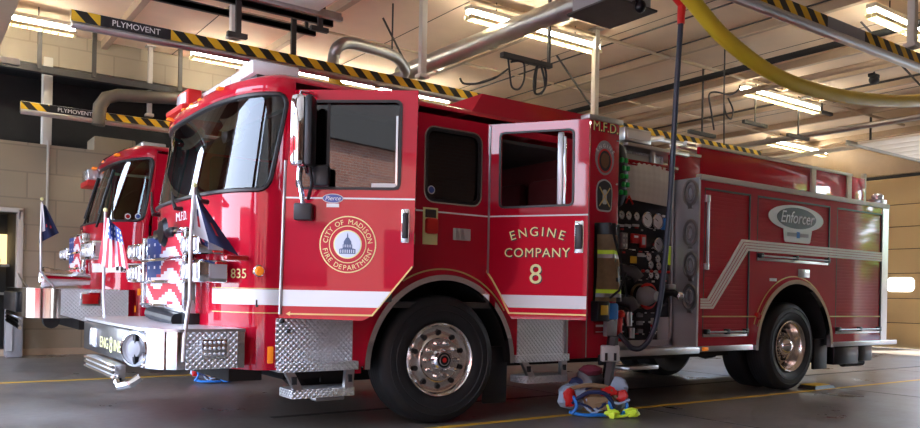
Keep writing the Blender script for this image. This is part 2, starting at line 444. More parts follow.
# outside: apron, brick building and street trees seen only as reflections and light
struct('ground', MB().box(m_ground, -45, XF-.3, -45, 45, -.12, -.02).box(m_ground, XB+.25, 60, -45, 45, -.12, -.02))
mb = MB().box(m_brick, -17, -14, -26, -7.4, 0, 5.4).box(m_dksteel, -17.2, -13.8, -26.2, -7.2, 5.4, 10); bb = mb.build('brick_building'); tag(bb, 'brick building across the apron in front of the bays', 'building')
for (a, b) in ((-24, -22), (-20, -18), (-15.6, -13.2), (-11, -9)):
    MB().box(m_blackg, -14.04, -13.98, a, b, 1.2, 3.0, .02).build('window', bb)
tag(MB().box(m_dred, -34, -31, -24, 6, 0, 5.2).box(m_dksteel, -34, -30.9, -24, 6, 5.2, 5.7).build('added_low_building'), 'unseen low dark red building in front, added to darken the crew door reflection', 'building')  # unseen block, added so the lower crew door reflects dark instead of sky
def tree(x, y, h, lab):
    r = thing('street_tree', (x, y, 0), lab, 'tree', 'trees outside the rear doors')
    MB().tube(m_bark, [(0, 0, 0), (.05, .03, h*.3), (0, .1, h*.6)], [.22, .16, .08]).build('trunk', r)
    q = MB()
    for k in range(420):
        a = random.uniform(0, 6.28); z = random.uniform(-1, 1); rr = random.uniform(.5, 1)*h*.36
        p = Vector((rr*math.sqrt(1-z*z)*math.cos(a), rr*math.sqrt(1-z*z)*math.sin(a), h*.58+z*rr*.9))
        t = Vector((random.gauss(0, 1), random.gauss(0, 1), random.gauss(0, 1))).normalized()*.28; b_ = t.orthogonal()
        q.add(m_leaf, [p-t, p-b_*.6, p+t, p+b_*.6], [[0, 1, 2, 3]])
    q.build('crown', r)
tree(23, -8, 6.5, 'leafy street tree outside the rear opening, left one'); tree(25, -13.5, 7.5, 'taller leafy street tree outside the rear opening, middle one'); tree(22, -2, 6, 'short leafy street tree outside the rear opening of the near bay')
mb = MB().box(m_brick, 30, 32, -40, 12, 0, 3.2); tag(mb.build('brick_building'), 'long low brick building beyond the trees behind the station', 'building')

# ------------------------------------------------------------ overhead equipment
def rail(x0, x1, y, z, labx, lab, s=1):
    """exhaust-extraction track: aluminium profile with hazard strip on both faces"""
    r = thing('exhaust_rail', ((x0+x1)/2, y, z), lab, 'rail', 'exhaust rails'); h = (x1-x0)/2; cx = (x0+x1)/2
    MB().box(m_alu, -h, h, -.05, .05, -.10, -.045, .012).box(m_alu, -h, h, -.035, .035, -.045, .075, .008).cyl(m_alu, (-h, -.055, -.09), (h, -.055, -.09), .035, n=10).build('track', r)
    q = MB()
    for sy in (-1, 1): q.box(m_haz, -h, labx-cx-.35, sy*.036, sy*.045, -.042, .068).box(m_haz, labx-cx+.35, h, sy*.036, sy*.045, -.042, .068)
    q.build('hazard_strip', r)
    return r, cx
r1, cx = rail(-2.2, 9.5, 3.43, 3.78, -1.58, 'long black and yellow striped exhaust rail hanging between the two engines')
q = MB().box(m_black, -1.93-cx, -1.23-cx, -.046, -.036, -.042, .068)
q.text(m_white, 'PLYMOVENT', .085, lambda u, v, w_: (u-1.58-cx, -.048-w_, v-.015), ext=.001); q.build('name_plate', r1)
r2, cx = rail(-2.15, 9.5, 7.95, 3.72, -1.42, 'short looking striped exhaust rail nearest the block wall, behind the second engine')
q = MB().box(m_black, -1.77-cx, -1.07-cx, -.046, -.036, -.042, .068)
q.text(m_white, 'PLYMOVENT', .085, lambda u, v, w_: (u-1.42-cx, -.048-w_, v-.015), ext=.001); q.build('name_plate', r2)
r3, cx = rail(1.6, 12, -1.1, 3.78, 4.1, 'large striped exhaust rail at top right, above the yellow hose')
MB().box(m_grey, 3.75-cx, 4.45-cx, -.046, -.036, -.042, .068).build('name_plate', r3)

def fixture(x, y, lab, z=4.8, L=2.42):
    r = thing('ceiling_light', (x, y, z), lab, 'ceiling light', 'fluorescent ceiling lights')
    MB().box(m_lampw, -L/2, L/2, -.07, .07, .0, .06, .01).build('housing', r)
    MB().cyl(m_tube, (-L/2+.02, -.03, -.03), (L/2-.02, -.03, -.03), .024, n=8).cyl(m_tube, (-L/2+.02, .03, -.03), (L/2-.02, .03, -.03), .024, n=8).build('tubes', r)
    q = MB()
    for k in range(25): xx = -L/2+.03+k*(L-.06)/24; q.box(m_louver, xx-.008, xx+.008, -.07, .07, -.12, -.06)
    for sy in (-.07, 0, .07): q.box(m_louver, -L/2, L/2, sy-.004, sy+.004, -.12, -.07)
    q.build('louvre', r)
    MB().cyl(m_dksteel, (-L*.3, 0, .06), (-L*.3, 0, ZC-z), .008, n=6).cyl(m_dksteel, (L*.3, 0, .06), (L*.3, 0, ZC-z), .008, n=6).build('hanger', r)
fixture(3.65, 3.05, 'fluorescent light above the raised roof, end joined by a white post')
fixture(9.6, 3.05, 'fluorescent light above the rear body, under the yellow hose')
fixture(-2.75, 7.2, 'fluorescent light at the upper left corner by the wall')
fixture(3.8, 7.2, 'fluorescent light seen just above the open driver door')
fixture(1.3, 7.2, 'fluorescent light glimpsed behind the yellow exhaust nozzle')
fixture(14.0, 5.4, 'small far fluorescent light near the upper right edge')
fixture(7.6, -.2, 'fluorescent light at top right beyond the large striped rail')
fixture(-3.0, -5.5, 'fluorescent light above the empty near bay, front end')

# posts and hangers that carry the rails
def post(x, y, z0, w_, lab, m=m_steel):
    r = thing('rail_post', (x, y, z0), lab, 'post', 'white rail hanger posts')
    MB().box(m, -w_/2, w_/2, -w_/2, w_/2, 0, ZC-z0, .008).build('post', r)
    MB().box(m, -w_*.9, w_*.9, -w_*.8, w_*.8, 0, .05, .01).build('flange', r); MB().box(m, -w_, w_, -w_, w_, ZC-z0-.02, ZC-z0).build('flange', r)
post(-.53, 3.43, 3.9, .085, 'white hanger post left of the light bar, above the striped rail')
post(2.0, 3.43, 3.9, .085, 'white hanger post right of the silver duct bend')
post(4.7, 2.95, 2.9, .085, 'white post dropping from the end of the fluorescent light')
post(5.55, -1.1, 3.9, .085, 'white hanger post at top right above the large striped rail')
post(-.3, 8.05, 3.85, .07, 'thin post carrying the wall side exhaust rail')

# silver duct and elbow with yellow nozzle
d = thing('exhaust_duct', (2.85, 3.4, 4.5), 'large round silver duct crossing above the raised roof', 'duct')
MB().cyl(m_duct, (-.05, 1.9, 0), (.0, -2.35, 0), .13, n=20).build('pipe', d)
for y in (1.0, -.3, -1.7): MB().cyl(m_duct, (0, y, 0), (0, y-.06, 0), .14, n=20).build('joint_ring', d)
e = thing('duct_elbow', (.85, 3.6, 4.0), 'bent silver exhaust pipe dropping to a yellow hose over the driver door', 'duct')
base = Vector((.85, 3.6, 4.0))
P_ = [at(332, 88, 1, 3.64), at(333, 72, 1, 3.64), at(334, 55, 1, 3.66), at(338, 47, 1, 3.6), at(347, 43, 1, 3.65), at(362, 46, 1, 3.75), at(392, 55, 1, 3.95), at(402, 64, 1, 4.1), at(405, 72, 1, 4.2), at(396, 78, 1, 4.3), at(375, 84, 1, 4.35)]
MB().tube(m_duct, [p-base for p in bez(P_[1:], 4)], .075, 14).build('pipe', e)
MB().cyl(m_dksteel, P_[6]-base, Vector((P_[6].x, P_[6].y, ZC))-base, .012, n=6).build('hanger_rod', e)
Q_ = [at(333, 74, 1, 3.64), at(335, 82, 1, 3.62), at(341, 92, 1, 3.60), at(349, 104, 1, 3.58)]
MB().tube(m_yellowp, [p-base for p in Q_], [.07, .075, .07, .06], 14).build('hose', e)
m_ddull = simple('dull_duct', (.16, .15, .13), .5, .6)
# duct far left behind rail 2
d = thing('wall_duct', (-.4, 8.0, 4.0), 'dull pipe bending along the wall opening at upper left', 'duct')
P_ = [at(98, 125, 1, 7.9), at(100, 106, 1, 7.9), at(106, 98, 1, 7.9), at(118, 95, 1, 7.9), at(185, 99, 1, 7.9), at(260, 112, 1, 7.9)]
MB().tube(m_ddull, [p-Vector((-.4, 8.0, 4.0)) for p in P_], .10, 14).build('pipe', d)
tag(MB().box(m_dksteel, XF, 12, 7.98, 8.1, 4.28, 4.38).build('wall_channel'), 'long dark channel along the top of the wall opening', 'channel')
tag(MB().box(m_block, -1.0, -.35, 8.7, 9.3, 3.205, 3.55, .02).build('storage_box'), 'brown box on the dark mezzanine behind the wall opening', 'box')
for x, t in ((-1.95, 'left of the column'), (-1.2, 'right of the column'), (.1, 'near the dull pipe')):
    tag(MB().box(m_dksteel, x, x+.06, 7.86, 7.90, 4.3, ZC).build('drop_rod'), 'dark vertical strut at the wall opening, ' + t, 'strut', 'dark struts')

# overhead door tracks and parked doors
def parked(x0, x1, y0, y1, z, lab, m=m_doorw):
    r = thing('overhead_door', ((x0+x1)/2, (y0+y1)/2, z), lab, 'garage door', 'parked overhead doors')
    hx, hy = (x1-x0)/2, (y1-y0)/2; n = 7; q = MB()
    for k in range(n): a = -hx+2*hx*k/n; q.box(m, a+.01, a+2*hx/n-.01, -hy, hy, -.025, .025, .006)
    q.build('panels', r)
    t = MB()
    for sy in (-1, 1): t.box(m_alu, -hx-.3, hx+.3, sy*(hy+.04)-.02, sy*(hy+.04)+.04, -.06, -.02).box(m_alu, -hx-.3, hx+.3, sy*(hy+.06), sy*(hy+.06)+.01, -.06, .04)
    t.build('track', r)
    t = MB()
    for sy in (-1, 1):
        for sx_ in (-.6, .9): t.box(m_dksteel, hx*sx_, hx*sx_+.04, sy*(hy+.08), sy*(hy+.08)+.03, 0, ZC-z)
    t.build('hanger', r)
    return r
parked(12.0, 15.4, -.9, 2.9, 4.25, 'pale parked overhead door panel at the upper right, above the engine tail')
parked(12.0, 15.4, -5.6, -1.8, 4.25, 'parked overhead door of the near bay, rear end')
parked(-4.5, .25, -.95, 2.85, 4.25, 'pale parked overhead door at top, left of centre', m_doorw)
parked(-4.4, -2.5, 3.95, 7.6, 4.30, 'short run of parked overhead door over the nose of the second engine', m_beam)
parked(-4.5, .3, -5.7, -1.8, 4.25, 'parked overhead door over the camera side bay')
for k, (a, b, c_) in enumerate((((245, 0), (238, 36), 3.2), ((322, 2), (320, 30), 3.2), ((296, 0), (293, 62), 3.6))):
    p0, p1 = at(*a, 1, c_), at(*b, 1, c_)
    tag(MB().box(m_dksteel, p1.x-.03, p1.x+.03, c_-.02, c_+.02, p1.z, ZC).box(m_dksteel, p1.x-.12, p1.x+.1, c_-.03, c_+.03, p1.z-.02, p1.z+.03).build('track_hanger'),
        'dark angle iron hanger under the ceiling, ' + ('left one beside the parked door', 'at the end of the door track', 'above the white light bar')[k], 'hanger', 'angle iron hangers')

for y_, x1_, l_ in ((3.28, .62, 'dark overhead door track ending above the light bar, nearer one'), (3.72, .60, 'dark overhead door track above the second engine, farther one')):
    t_ = thing('door_track', (x1_-2.5, y_, 4.27), l_, 'door track', 'dark door tracks')
    MB().box(m_dksteel, -2.6, 2.5, -.02, .03, -.03, .035, .004).box(m_dksteel, -2.6, 2.5, -.02, -.012, -.03, .05).build('track', t_)
    MB().box(m_dksteel, 2.38, 2.42, .03, .06, 0, ZC-4.27).build('hanger', t_)
# diagonal struts
for a, b, ca, cb, lab in (((383, 18), (408, 68), 4.35, 4.35, 'thin rust coloured diagonal brace beside the silver duct'), ((557, 56), (592, 108), 3.6, 3.3, 'thin diagonal brace left of the white post'),
                          ((861, 22), (920, 85), 1.2, .3, 'thin diagonal brace at upper right near the rail post')):
    tag(MB().cyl(m_dksteel, at(*a, 2, ZC-.01), at(*b, 1, cb), .016, n=6).build('diagonal_brace'), lab, 'brace', 'diagonal braces')
# pipes across the bays (Y direction)
for x, z, r_, y0, y1, m_, lab in ((7.3, 4.75, .05, -2, 6.5, m_dark, 'thick black pipe under the ceiling crossing behind the raised roof'),
        (6.0, 4.9, .012, -8, 8, m_dksteel, 'thin conduit crossing the ceiling above the raised roof'), (8.35, 4.68, .05, -9, 8, m_beam, 'tan painted pipe crossing above the pump compartment'),
        (10.1, 4.85, .02, -9, 8, m_dksteel, 'slim dark conduit crossing above the rear body'), (5.2, 4.93, .012, -5, 8, m_dksteel, 'wire thin conduit near the fluorescent light'),
        (11.9, 4.55, .06, .5, 7.5, m_alu, 'silver bar crossing above the tail of the engine'), (12.6, 4.3, .05, 3.1, 7.6, m_lampw, 'white bar crossing near the far garage door'),
        (15.2, 4.0, .04, 3.1, 7.7, m_dark, 'black shaft over the closed garage door')):
    tag(MB().cyl(m_, (x, y0, z), (x, y1, z), r_, n=10).build('ceiling_pipe'), lab, 'pipe', 'pipes across the ceiling')
for y, z, r_, x0, x1, lab in ((2.95, 4.9, .03, 1, 14, 'beige conduit running lengthwise beside the fluorescent lights'), (5.3, 4.9, .02, 0, 14, 'slim conduit running lengthwise over the second bay')):
    tag(MB().cyl(m_beam, (x0, y, z), (x1, y, z), r_, n=8).build('ceiling_conduit'), lab, 'conduit', 'lengthwise conduits')
# black trolley brackets on the light bars
for (px, py) in ((755, 124), (798, 137), (822, 112), (893, 111), (702, 134)):
    p = at(px, py, 1, 3.2)
    tag(MB().box(m_dksteel, p.x-.35, p.x+.35, p.y-.03, p.y+.03, p.z-.03, p.z+.03).box(m_dksteel, p.x-.012, p.x+.012, p.y-.012, p.y+.012, p.z, ZC-.01).build('ceiling_bracket'),
        'small dark bracket hanging under the ceiling above the rear body', 'bracket', 'dark ceiling brackets')
# hanging looped cables
def loop(pts, y, lab, r_=.014, up=False):
    q_ = [at(a, b, 1, y) for a, b in pts]
    if up: q_.append(Vector((q_[-1].x, y, ZC)))
    tag(MB().tube(m_black, bez(q_, 4) if len(q_) > 3 else q_, r_, 6).build('hanging_cable'), lab, 'cable', 'looped black cables')
loop([(508, 57), (510, 75), (512, 87), (519, 89), (524, 80), (524, 64), (519, 61), (511, 62)], 2.5, 'loose loop of black cable, the left loop above the raised roof')
loop([(535, 92), (536, 75), (538, 65), (541, 66), (545, 85), (541, 93), (535, 93), (534, 80), (538, 64), (545, 68), (546, 84), (541, 94)], 2.5, 'tight double loop of black cable with a yellow band, above the raised roof', .016)
loop([(460, 78), (463, 83), (470, 84), (480, 83), (495, 78), (508, 69)], 2.5, 'black cable sagging sideways toward the loops above the crew cab')
loop([(714, 130), (711, 110), (709, 95), (716, 92), (730, 95), (738, 90), (740, 85)], 2.2, 'black cable arching down to the front of the hose bed')
loop([(724, 145), (724, 92)], 2.2, 'straight black cable dropping to the hose bed', .012, True)
loop([(728, 98), (733, 110), (731, 119), (726, 114), (724, 104)], 2.23, 'small black cable loop beside the straight cable')
tp = at(508, 56, 1, 2.5); tq = at(545, 61, 1, 2.5)
tag(MB().box(m_dksteel, tp.x-.1, tq.x+.1, 2.46, 2.54, tp.z-.03, tp.z+.03).box(m_dksteel, tq.x+.05, tq.x+.08, 2.48, 2.52, tp.z, ZC).build('cable_tray'), 'thin dark cable bracket above the black cable loops', 'bracket')

# grey unit heater box with a dome camera, top centre
hb = at(612, 3, 1, .6)
h = thing('ceiling_unit', (hb.x, hb.y, hb.z), 'grey box unit with a black dome camera at the top centre', 'ceiling unit')
MB().box(m_grey, -.30, .28, -.3, .3, -.10, .30, .02).box(m_satin, -.26, -.10, -.31, -.3, -.02, .2).build('housing', h)
MB().box(m_dksteel, -.34, .33, -.34, .34, -.12, -.10).build('base_tray', h)
MB().cyl(m_chrome, (-.02, -.38, .0), (-.02, -.38, -.10), .05, .06).ell(m_blackg, (.02, -.38, -.14), (.06, .06, .07)).build('dome_camera', h)
# occupancy sensor at upper right
sp = at(874, 80, 1, 1.5)
s_ = thing('sensor', sp, 'small dark sensor on the ceiling at upper right', 'sensor')
MB().ell(m_dark, (0, 0, 0), (.10, .08, .08)).box(m_dark, -.12, .1, -.05, .05, .04, .1, .01).build('head', s_)
MB().cyl(m_dark, (0, 0, 0), (0, 0, ZC-sp.z), .015, n=8).build('stem', s_)

# yellow exhaust hose
hp = [(1.2, 3.93), (1.6, 3.80), (1.93, 3.64), (2.42, 3.40), (3.18, 3.215), (4.06, 3.19), (5.06, 3.275), (6.2, 3.455), (7.3, 3.72)]
pts = bez([Vector((a, -.95, b)) for a, b in hp], 26)
rs = [.066 + (.004 if k % 2 else 0) for k in range(len(pts))]
m_yhose = simple('yellow_hose', (.72, .52, .03), .45)
yh = thing('exhaust_hose', (4.1, -.95, 3.2), 'thick ribbed yellow hose sagging across the upper right', 'hose')
MB().tube(m_yhose, [p-Vector((4.1, -.95, 3.2)) for p in pts], rs, 18).build('hose', yh)
MB().cyl(m_dksteel, (-2.95, -.1, .62), (-2.95, -.1, .78), .09, n=12).build('collar', yh)
# drop hose with red end fitting
dh = thing('drop_hose', (2.3, -.5, 3.7), 'dark blue drop hose with a red fitting, looping into the pump panel corner', 'hose')
o_ = Vector((2.3, -.5, 3.7))
dp = [at(681, 22, 1, -.5), at(677, 80, 1, -.48), at(670, 200, 1, -.42), at(663, 280, 1, -.38), at(657, 318, 1, -.33), at(650, 338, 1, -.28), at(641, 348, 1, -.22), at(632, 348, 1, -.15), at(626, 342, 1, -.08), at(619, 334, 1, -.02)]
MB().tube(m_hose, [p-o_ for p in bez(dp, 6)], .026, 10).build('hose', dh)
MB().tube(m_redp, [at(681, 24, 1, -.5)-o_, at(681, 16, 1, -.5)-o_, at(682, 5, 1, -.5)-o_, at(676, -8, 1, -.5)-o_], [.034, .036, .042, .07], 12).build('fitting', dh)
# ------------------------------------------------------------ fire engines
WID = 2.44
def prof(z, tab):
    for (z0, v0), (z1, v1) in zip(tab, tab[1:]):
        if z <= z1: k = max(0, (z-z0)/(z1-z0)); return [a+(b-a)*k for a, b in zip(v0, v1)]
    return tab[-1][1]
class Cab:
    """curved cab front: near side starts at phi=0, far side at phi=pi"""
    def __init__(s, ox, oy, tab, n=2.4, m=2.1): s.ox, s.oy, s.tab, s.n, s.m = ox, oy, tab, n, m
    def pt(s, phi, z, off=0):
        xs, xf, ins = prof(z, s.tab)
        c, sn = math.cos(phi), max(0, math.sin(phi)); t = -math.copysign(abs(c)**(2/s.n), c)
        y = 1.22 + t*(1.22-ins); x = xs-(xs-xf)*sn**(2/s.m)
        p = Vector((s.ox+x, s.oy+y, z))
        if off:
            a = s.pt(max(phi-.02, 0), z); b = s.pt(min(phi+.02, math.pi), z); t_ = (b-a).normalized(); p += Vector((-t_.y, t_.x, 0))*off
        return p
    def band(s, mb, m, p0, p1, z0, z1, off, n=30):
        return mb.grid(m, lambda u, v: s.pt(p0+(p1-p0)*u, z0+(z1-z0)*v, off), n, 2)
def shell(root, cab, zb, zw, zt, zr, ph0=.2, ph1=.2):
    r = .09
    zs = [zb, (zb+zw)/2, zw-.02, zw, zw+.01, zw+.03, zw+.06, zw+r] + [zw+r+(zt-zw-2*r)*k/5 for k in range(1, 6)] + [zt-.06, zt-.03, zt-.01, zt, zt+.03, zr-.06, zr-.02]
    def pl(z):
        d = min(z-zw, zt-z)
        p_ = ph0+(ph1-ph0)*min(1, max(0, (z-zw)/(zt-zw)))
        if d < 0 or d >= r: return p_
        return p_ + (r-math.sqrt(max(0, r*r-(r-d)**2)))*1.6
    K, Mn = 4, 40
    def phi(i, z):
        a = pl(z)
        if i <= K: return a*i/K
        if i <= K+Mn: return a+(math.pi-2*a)*(i-K)/Mn
        return math.pi-a+a*(i-K-Mn)/K
    nu, nv = 2*K+Mn, len(zs)-1
    def isg(i, j): return zw-1e-6 <= zs[j] and zs[j+1] <= zt+1e-6 and K <= i < K+Mn
    mb = MB().grid(m_red, lambda u, v: cab.pt(phi(round(u*nu), zs[round(v*nv)]), zs[round(v*nv)]), nu, nv, lambda i, j: None if isg(i, j) else m_red)
    o = mb.build('cab_shell', root, 40)
    g = MB().grid(m_glass, lambda u, v: cab.pt(phi(round(u*nu), zs[round(v*nv)]), zs[round(v*nv)], -.004), nu, nv, lambda i, j: m_glass if isg(i, j) else None).build('windshield', root)
    zz = [z for z in zs if zw-1e-6 <= z <= zt+1e-6]
    ring = [cab.pt(pl(zt)+(math.pi-2*pl(zt))*k/30, zt, .004) for k in range(31)] + [cab.pt(math.pi-pl(z), z, .004) for z in reversed(zz[1:-1])] + [cab.pt(math.pi-pl(zw)-(math.pi-2*pl(zw))*k/30, zw, .004) for k in range(31)] + [cab.pt(pl(z), z, .004) for z in zz[1:-1]]
    MB().tube(m_black, ring, .017, 6, closed=True).build('windshield_seal', root)
    return o
def roof(root, cab, zt, zr, xb, m=m_red):
    """roof loft: front curve + straight sides back to xb"""
    rows = [(zt+.10, 0, 0), (zr-.03, .0, 0), (zr, .03, .03), (zr+.03, .09, .10), (zr+.045, .22, .25)]
    n = 32; mb = MB(); loops = []
    ref = zt
    for z, iy, ix in rows:
        L = []
        base = [cab.pt(math.pi*k/n, min(z, zr-.02)) for k in range(n+1)]
        cx, cy = cab.ox-.6, cab.oy+1.22
        for p in base:
            y = cy + (p.y-cy)*(1-iy/1.22); x = p.x+ix*min(1, (cab.ox-1.28-p.x)/.25+.0) if p.x < cab.ox-1.28 else p.x
            L.append(Vector((x, y, z)))
        L = [Vector((cab.ox+xb, L[0].y, z))] + L + [Vector((cab.ox+xb, L[-1].y, z))]
        loops.append(L)
    vs = [p for L in loops for p in L]; k = len(loops[0]); fs = []
    for j in range(len(loops)-1):
        for i in range(k): fs.append([j*k+i, j*k+(i+1) % k, (j+1)*k+(i+1) % k, (j+1)*k+i])
    fs.append([(len(loops)-1)*k+i for i in range(k)])
    return MB().add(m, vs, fs).build('roof', root, 50)

def wheel(root, x, y, dual, steer=0, sgn=1, R=.53, wid=.30):
    """y = outer face, sgn=+1: axle runs towards +y"""
    o = (x, y, R)
    T0 = CT[0]; CT[0] = None
    r = MB(); n = 48
    def tire(y0, wd):
        q = [(.300, .03), (.32, .012), (.37, -.004), (.44, -.008), (.49, .008), (R-.012, .032), (R, .06), (R, wd-.06), (R-.012, wd-.03), (.46, wd+.004), (.33, wd-.01), (.30, wd-.03)]
        return [(a, y0+sgn*b) for a, b in q]
    t = MB().lathe(m_tire, tire(0, wid), (0, 0, 0), 'y', n)
    for k in range(5):
        yy = .06+(wid-.12)*(k+.5)/5; t.lathe(m_dark, [(R+.0015, sgn*(yy-.005)), (R+.0015, sgn*(yy+.005))], (0, 0, 0), 'y', n)
    for rr in (.40, .455): t.lathe(m_tire, [(rr-.006, -sgn*.007), (rr, -sgn*.012), (rr+.006, -sgn*.007)], (0, 0, 0), 'y', n)
    if dual: t.lathe(m_tire, tire(sgn*.34, .29), (0, 0, 0), 'y', n)
    w_ = t.build('wheel', root); w_.location = Vector(o) if T0 is None else T0 @ Vector(o); w_.rotation_euler.z = steer
    d = MB()
    if not dual:
        d.lathe(m_rimalu, [(.285, .10*sgn), (.300, .05*sgn), (.308, .006*sgn), (.300, -.004*sgn), (.288, .004*sgn), (.272, .04*sgn), (.25, .05*sgn), (.20, .045*sgn), (.178, .03*sgn), (.172, .01*sgn), (.10, .008*sgn), (.07, -.002*sgn), (.0, -.002*sgn)], (0, 0, 0), 'y', 40)
        hr, hy, lr, ly = .222, .045, .138, .008
    else:
        d.lathe(m_rimalu, [(.285, .10*sgn), (.300, .03*sgn), (.308, .0), (.300, -.008*sgn), (.286, .0), (.262, .04*sgn), (.255, .13*sgn), (.235, .16*sgn), (.15, .175*sgn), (.0, .175*sgn)], (0, 0, 0), 'y', 40)
        hr, hy, lr, ly = .20, .155, .145, .165
    rim = d.build('rim', w_)
    for k in range(10):
        a = 2*math.pi*(k+.5)/10; MB().cyl(m_dark, (hr*math.cos(a), sgn*(hy-.012), hr*math.sin(a)), (hr*math.cos(a), sgn*(hy+.03), hr*math.sin(a)), .021, n=12).build('hand_hole', w_)
    for k in range(10):
        a = 2*math.pi*k/10; c = (lr*math.cos(a), lr*math.sin(a))
        MB().cyl(m_chrome, (c[0], sgn*ly, c[1]), (c[0], sgn*(ly-.05), c[1]), .023, .017, 10).ell(m_chrome, (c[0], sgn*(ly-.051), c[1]), (.017, .014, .017), 8).build('lug_nut', w_)
    if not dual:
        MB().lathe(m_chrome, [(.088, .0), (.085, -.045*sgn), (.072, -.06*sgn), (.062, -.062*sgn)], (0, 0, 0), 'y', 28).lathe(m_blackg, [(.062, -.062*sgn), (.055, -.064*sgn), (.0, -.064*sgn)], (0, 0, 0), 'y', 28).lathe(m_chrome, [(.046, -.066*sgn), (.038, -.067*sgn)], (0, 0, 0), 'y', 24).lathe(m_redp, [(.02, -.068*sgn), (0, -.07*sgn)], (0, 0, 0), 'y', 16).build('hub_cap', w_)
    else:
        MB().lathe(m_chrome, [(.11, .17*sgn), (.108, .09*sgn), (.10, .05*sgn), (.07, .01*sgn), (.03, -.005*sgn), (0, -.006*sgn)], (0, 0, 0), 'y', 28).build('hub_cap', w_)
    CT[0] = T0
    return w_
def arch(root, cx, cz, rx, rz, y, wd, m, name='wheel_arch', a0=0, a1=180, t=.02):
    o = circ(cx, cz, rx+wd, 36, rz+wd, a0, a1) + circ(cx, cz, rx, 36, rz, a0, a1)[::-1]
    return MB().plate(m, [o], y, t).build(name, root)
def side_map(y, off=0): return lambda u, v, w_: (u, y-off-w_, v)
ENG = thing('fire_engine', (0, 0, 0), 'large red fire engine in front with open doors and a round CITY OF MADISON seal', 'fire engine', 'fire engines')
cab = Cab(0, 0, [(.5, (-1.30, -1.72, 0)), (1.75, (-1.30, -1.74, 0)), (1.80, (-1.30, -1.735, 0)), (2.48, (-1.24, -1.63, .03)), (2.53, (-1.24, -1.67, .02)), (2.62, (-1.24, -1.60, .04)), (2.7, (-1.24, -1.60, .04))], 2.8, 2.6)
shell(ENG, cab, .50, 1.78, 2.48, 2.62, .22, .075)
roof(ENG, cab, 2.48, 2.62, 2.1)
# near side panel
def archpts(cx, cz, rx, rz, n=20): return circ(cx, cz, rx, n, rz, 180, 0)
outer = [(-1.30, .50)] + archpts(.07, .50, .73, .71) + [(1.70, .49), (1.70, 2.52), (-1.25, 2.52)]
fd = [(-1.27, .89), (-1.15, 2.44), (-.40, 2.44), (-.40, 1.31), (-.68, .92)]
cdn = [(.53, 1.30), (.53, 2.46), (1.42, 2.46), (1.42, .89), (.83, .89)]
win = rrect(-.13, .42, 1.82, 2.41, .09)
MB().plate(m_red, [outer, fd, roundpoly(cdn, .05), win], .02, .04).build('side_panel', ENG)
mb = MB().plate(m_red, [[(-1.30, .50), (1.70, .50), (1.70, 2.52), (-1.25, 2.52)], rrect(-1.1, -.4, 1.85, 2.38, .06), rrect(-.13, .42, 1.82, 2.41, .09), rrect(.6, 1.3, 1.85, 2.38, .06)], WID-.02, .04)
mb.build('side_panel', ENG)
MB().plate(m_glassd, [rrect(-1.1, -.4, 1.85, 2.38, .06)], WID-.02, .006).plate(m_glassd, [rrect(-.13, .42, 1.82, 2.41, .09)], WID-.02, .006).plate(m_glassd, [rrect(.6, 1.3, 1.85, 2.38, .06)], WID-.02, .006).build('window', ENG)
wf = MB().plate(m_chrome, [rrect(-.147, .437, 1.803, 2.427, .095), rrect(-.135, .425, 1.815, 2.415, .085)], -.004, .012).plate(m_black, [rrect(-.135, .425, 1.815, 2.415, .085), rrect(-.11, .40, 1.84, 2.39, .07)], 0, .016).build('window_frame', ENG)
MB().plate(m_glassd, [win], .02, .005).plate(m_fwhite, [circ(-.06, 1.91, .035, 16)], .012, .002).plate(m_bluev, [circ(-.06, 1.91, .026, 16)], .010, .002).build('window', ENG)
# inside of the cab
q = MB().box(m_int, -1.5, 1.7, .05, WID-.05, .95, 1.0).box(m_intred, 1.66, 1.7, .04, WID-.04, .9, 2.5).box(m_int, -1.25, 1.65, .06, WID-.06, 2.40, 2.43)
q.box(m_int, -.55, .5, .75, 1.7, 1.0, 1.55, .05)
q.build('cabin_lining', ENG)
MB().box(m_int, -1.60, -1.15, .15, WID-.15, 1.45, 1.74, .06).box(m_black, -1.30, -1.1, .9, 1.5, 1.5, 1.85, .04).build('dashboard', ENG)
for yy in (.45, 1.95):
    MB().box(m_int, -.95, -.45, yy-.25, yy+.25, 1.25, 1.40, .05).box(m_int, -.55, -.42, yy-.25, yy+.25, 1.35, 2.0, .05).box(m_int, -.54, -.44, yy-.13, yy+.13, 2.02, 2.24, .04).build('seat', ENG)
for yy in (.45, 1.0, 1.5, 1.95):
    MB().box(m_intred, 1.15, 1.6, yy-.22, yy+.22, 1.25, 1.38, .04).box(m_intred, 1.5, 1.62, yy-.22, yy+.22, 1.35, 2.2, .05).build('seat', ENG)
MB().tube(m_black, [(-1.13+.1*math.cos(a)*.8, .48+.2*math.sin(a), 1.72+.2*math.cos(a)*.8) for a in [2*math.pi*k/24 for k in range(24)]], .015, 6, closed=True).build('steering_wheel', ENG)
for yy, zz in ((.75, 2.28), (1.0, 2.33)): MB().lathe(m_alu, [(0, .05), (.04, .045), (.07, 0), (.075, -.01)], (-1.42, yy, zz), 'x', 16).build('cab_fan', ENG)
for k, t in enumerate(((.35, .55), (1.4, 1.6))): MB().grid(m_coat, lambda u, v, t=t: (-1.50+.04*math.sin(v*3), t[0]+u*.6, 2.44-.10*v-.04*math.sin(u*3.1)), 8, 4).build('sun_visor', ENG)
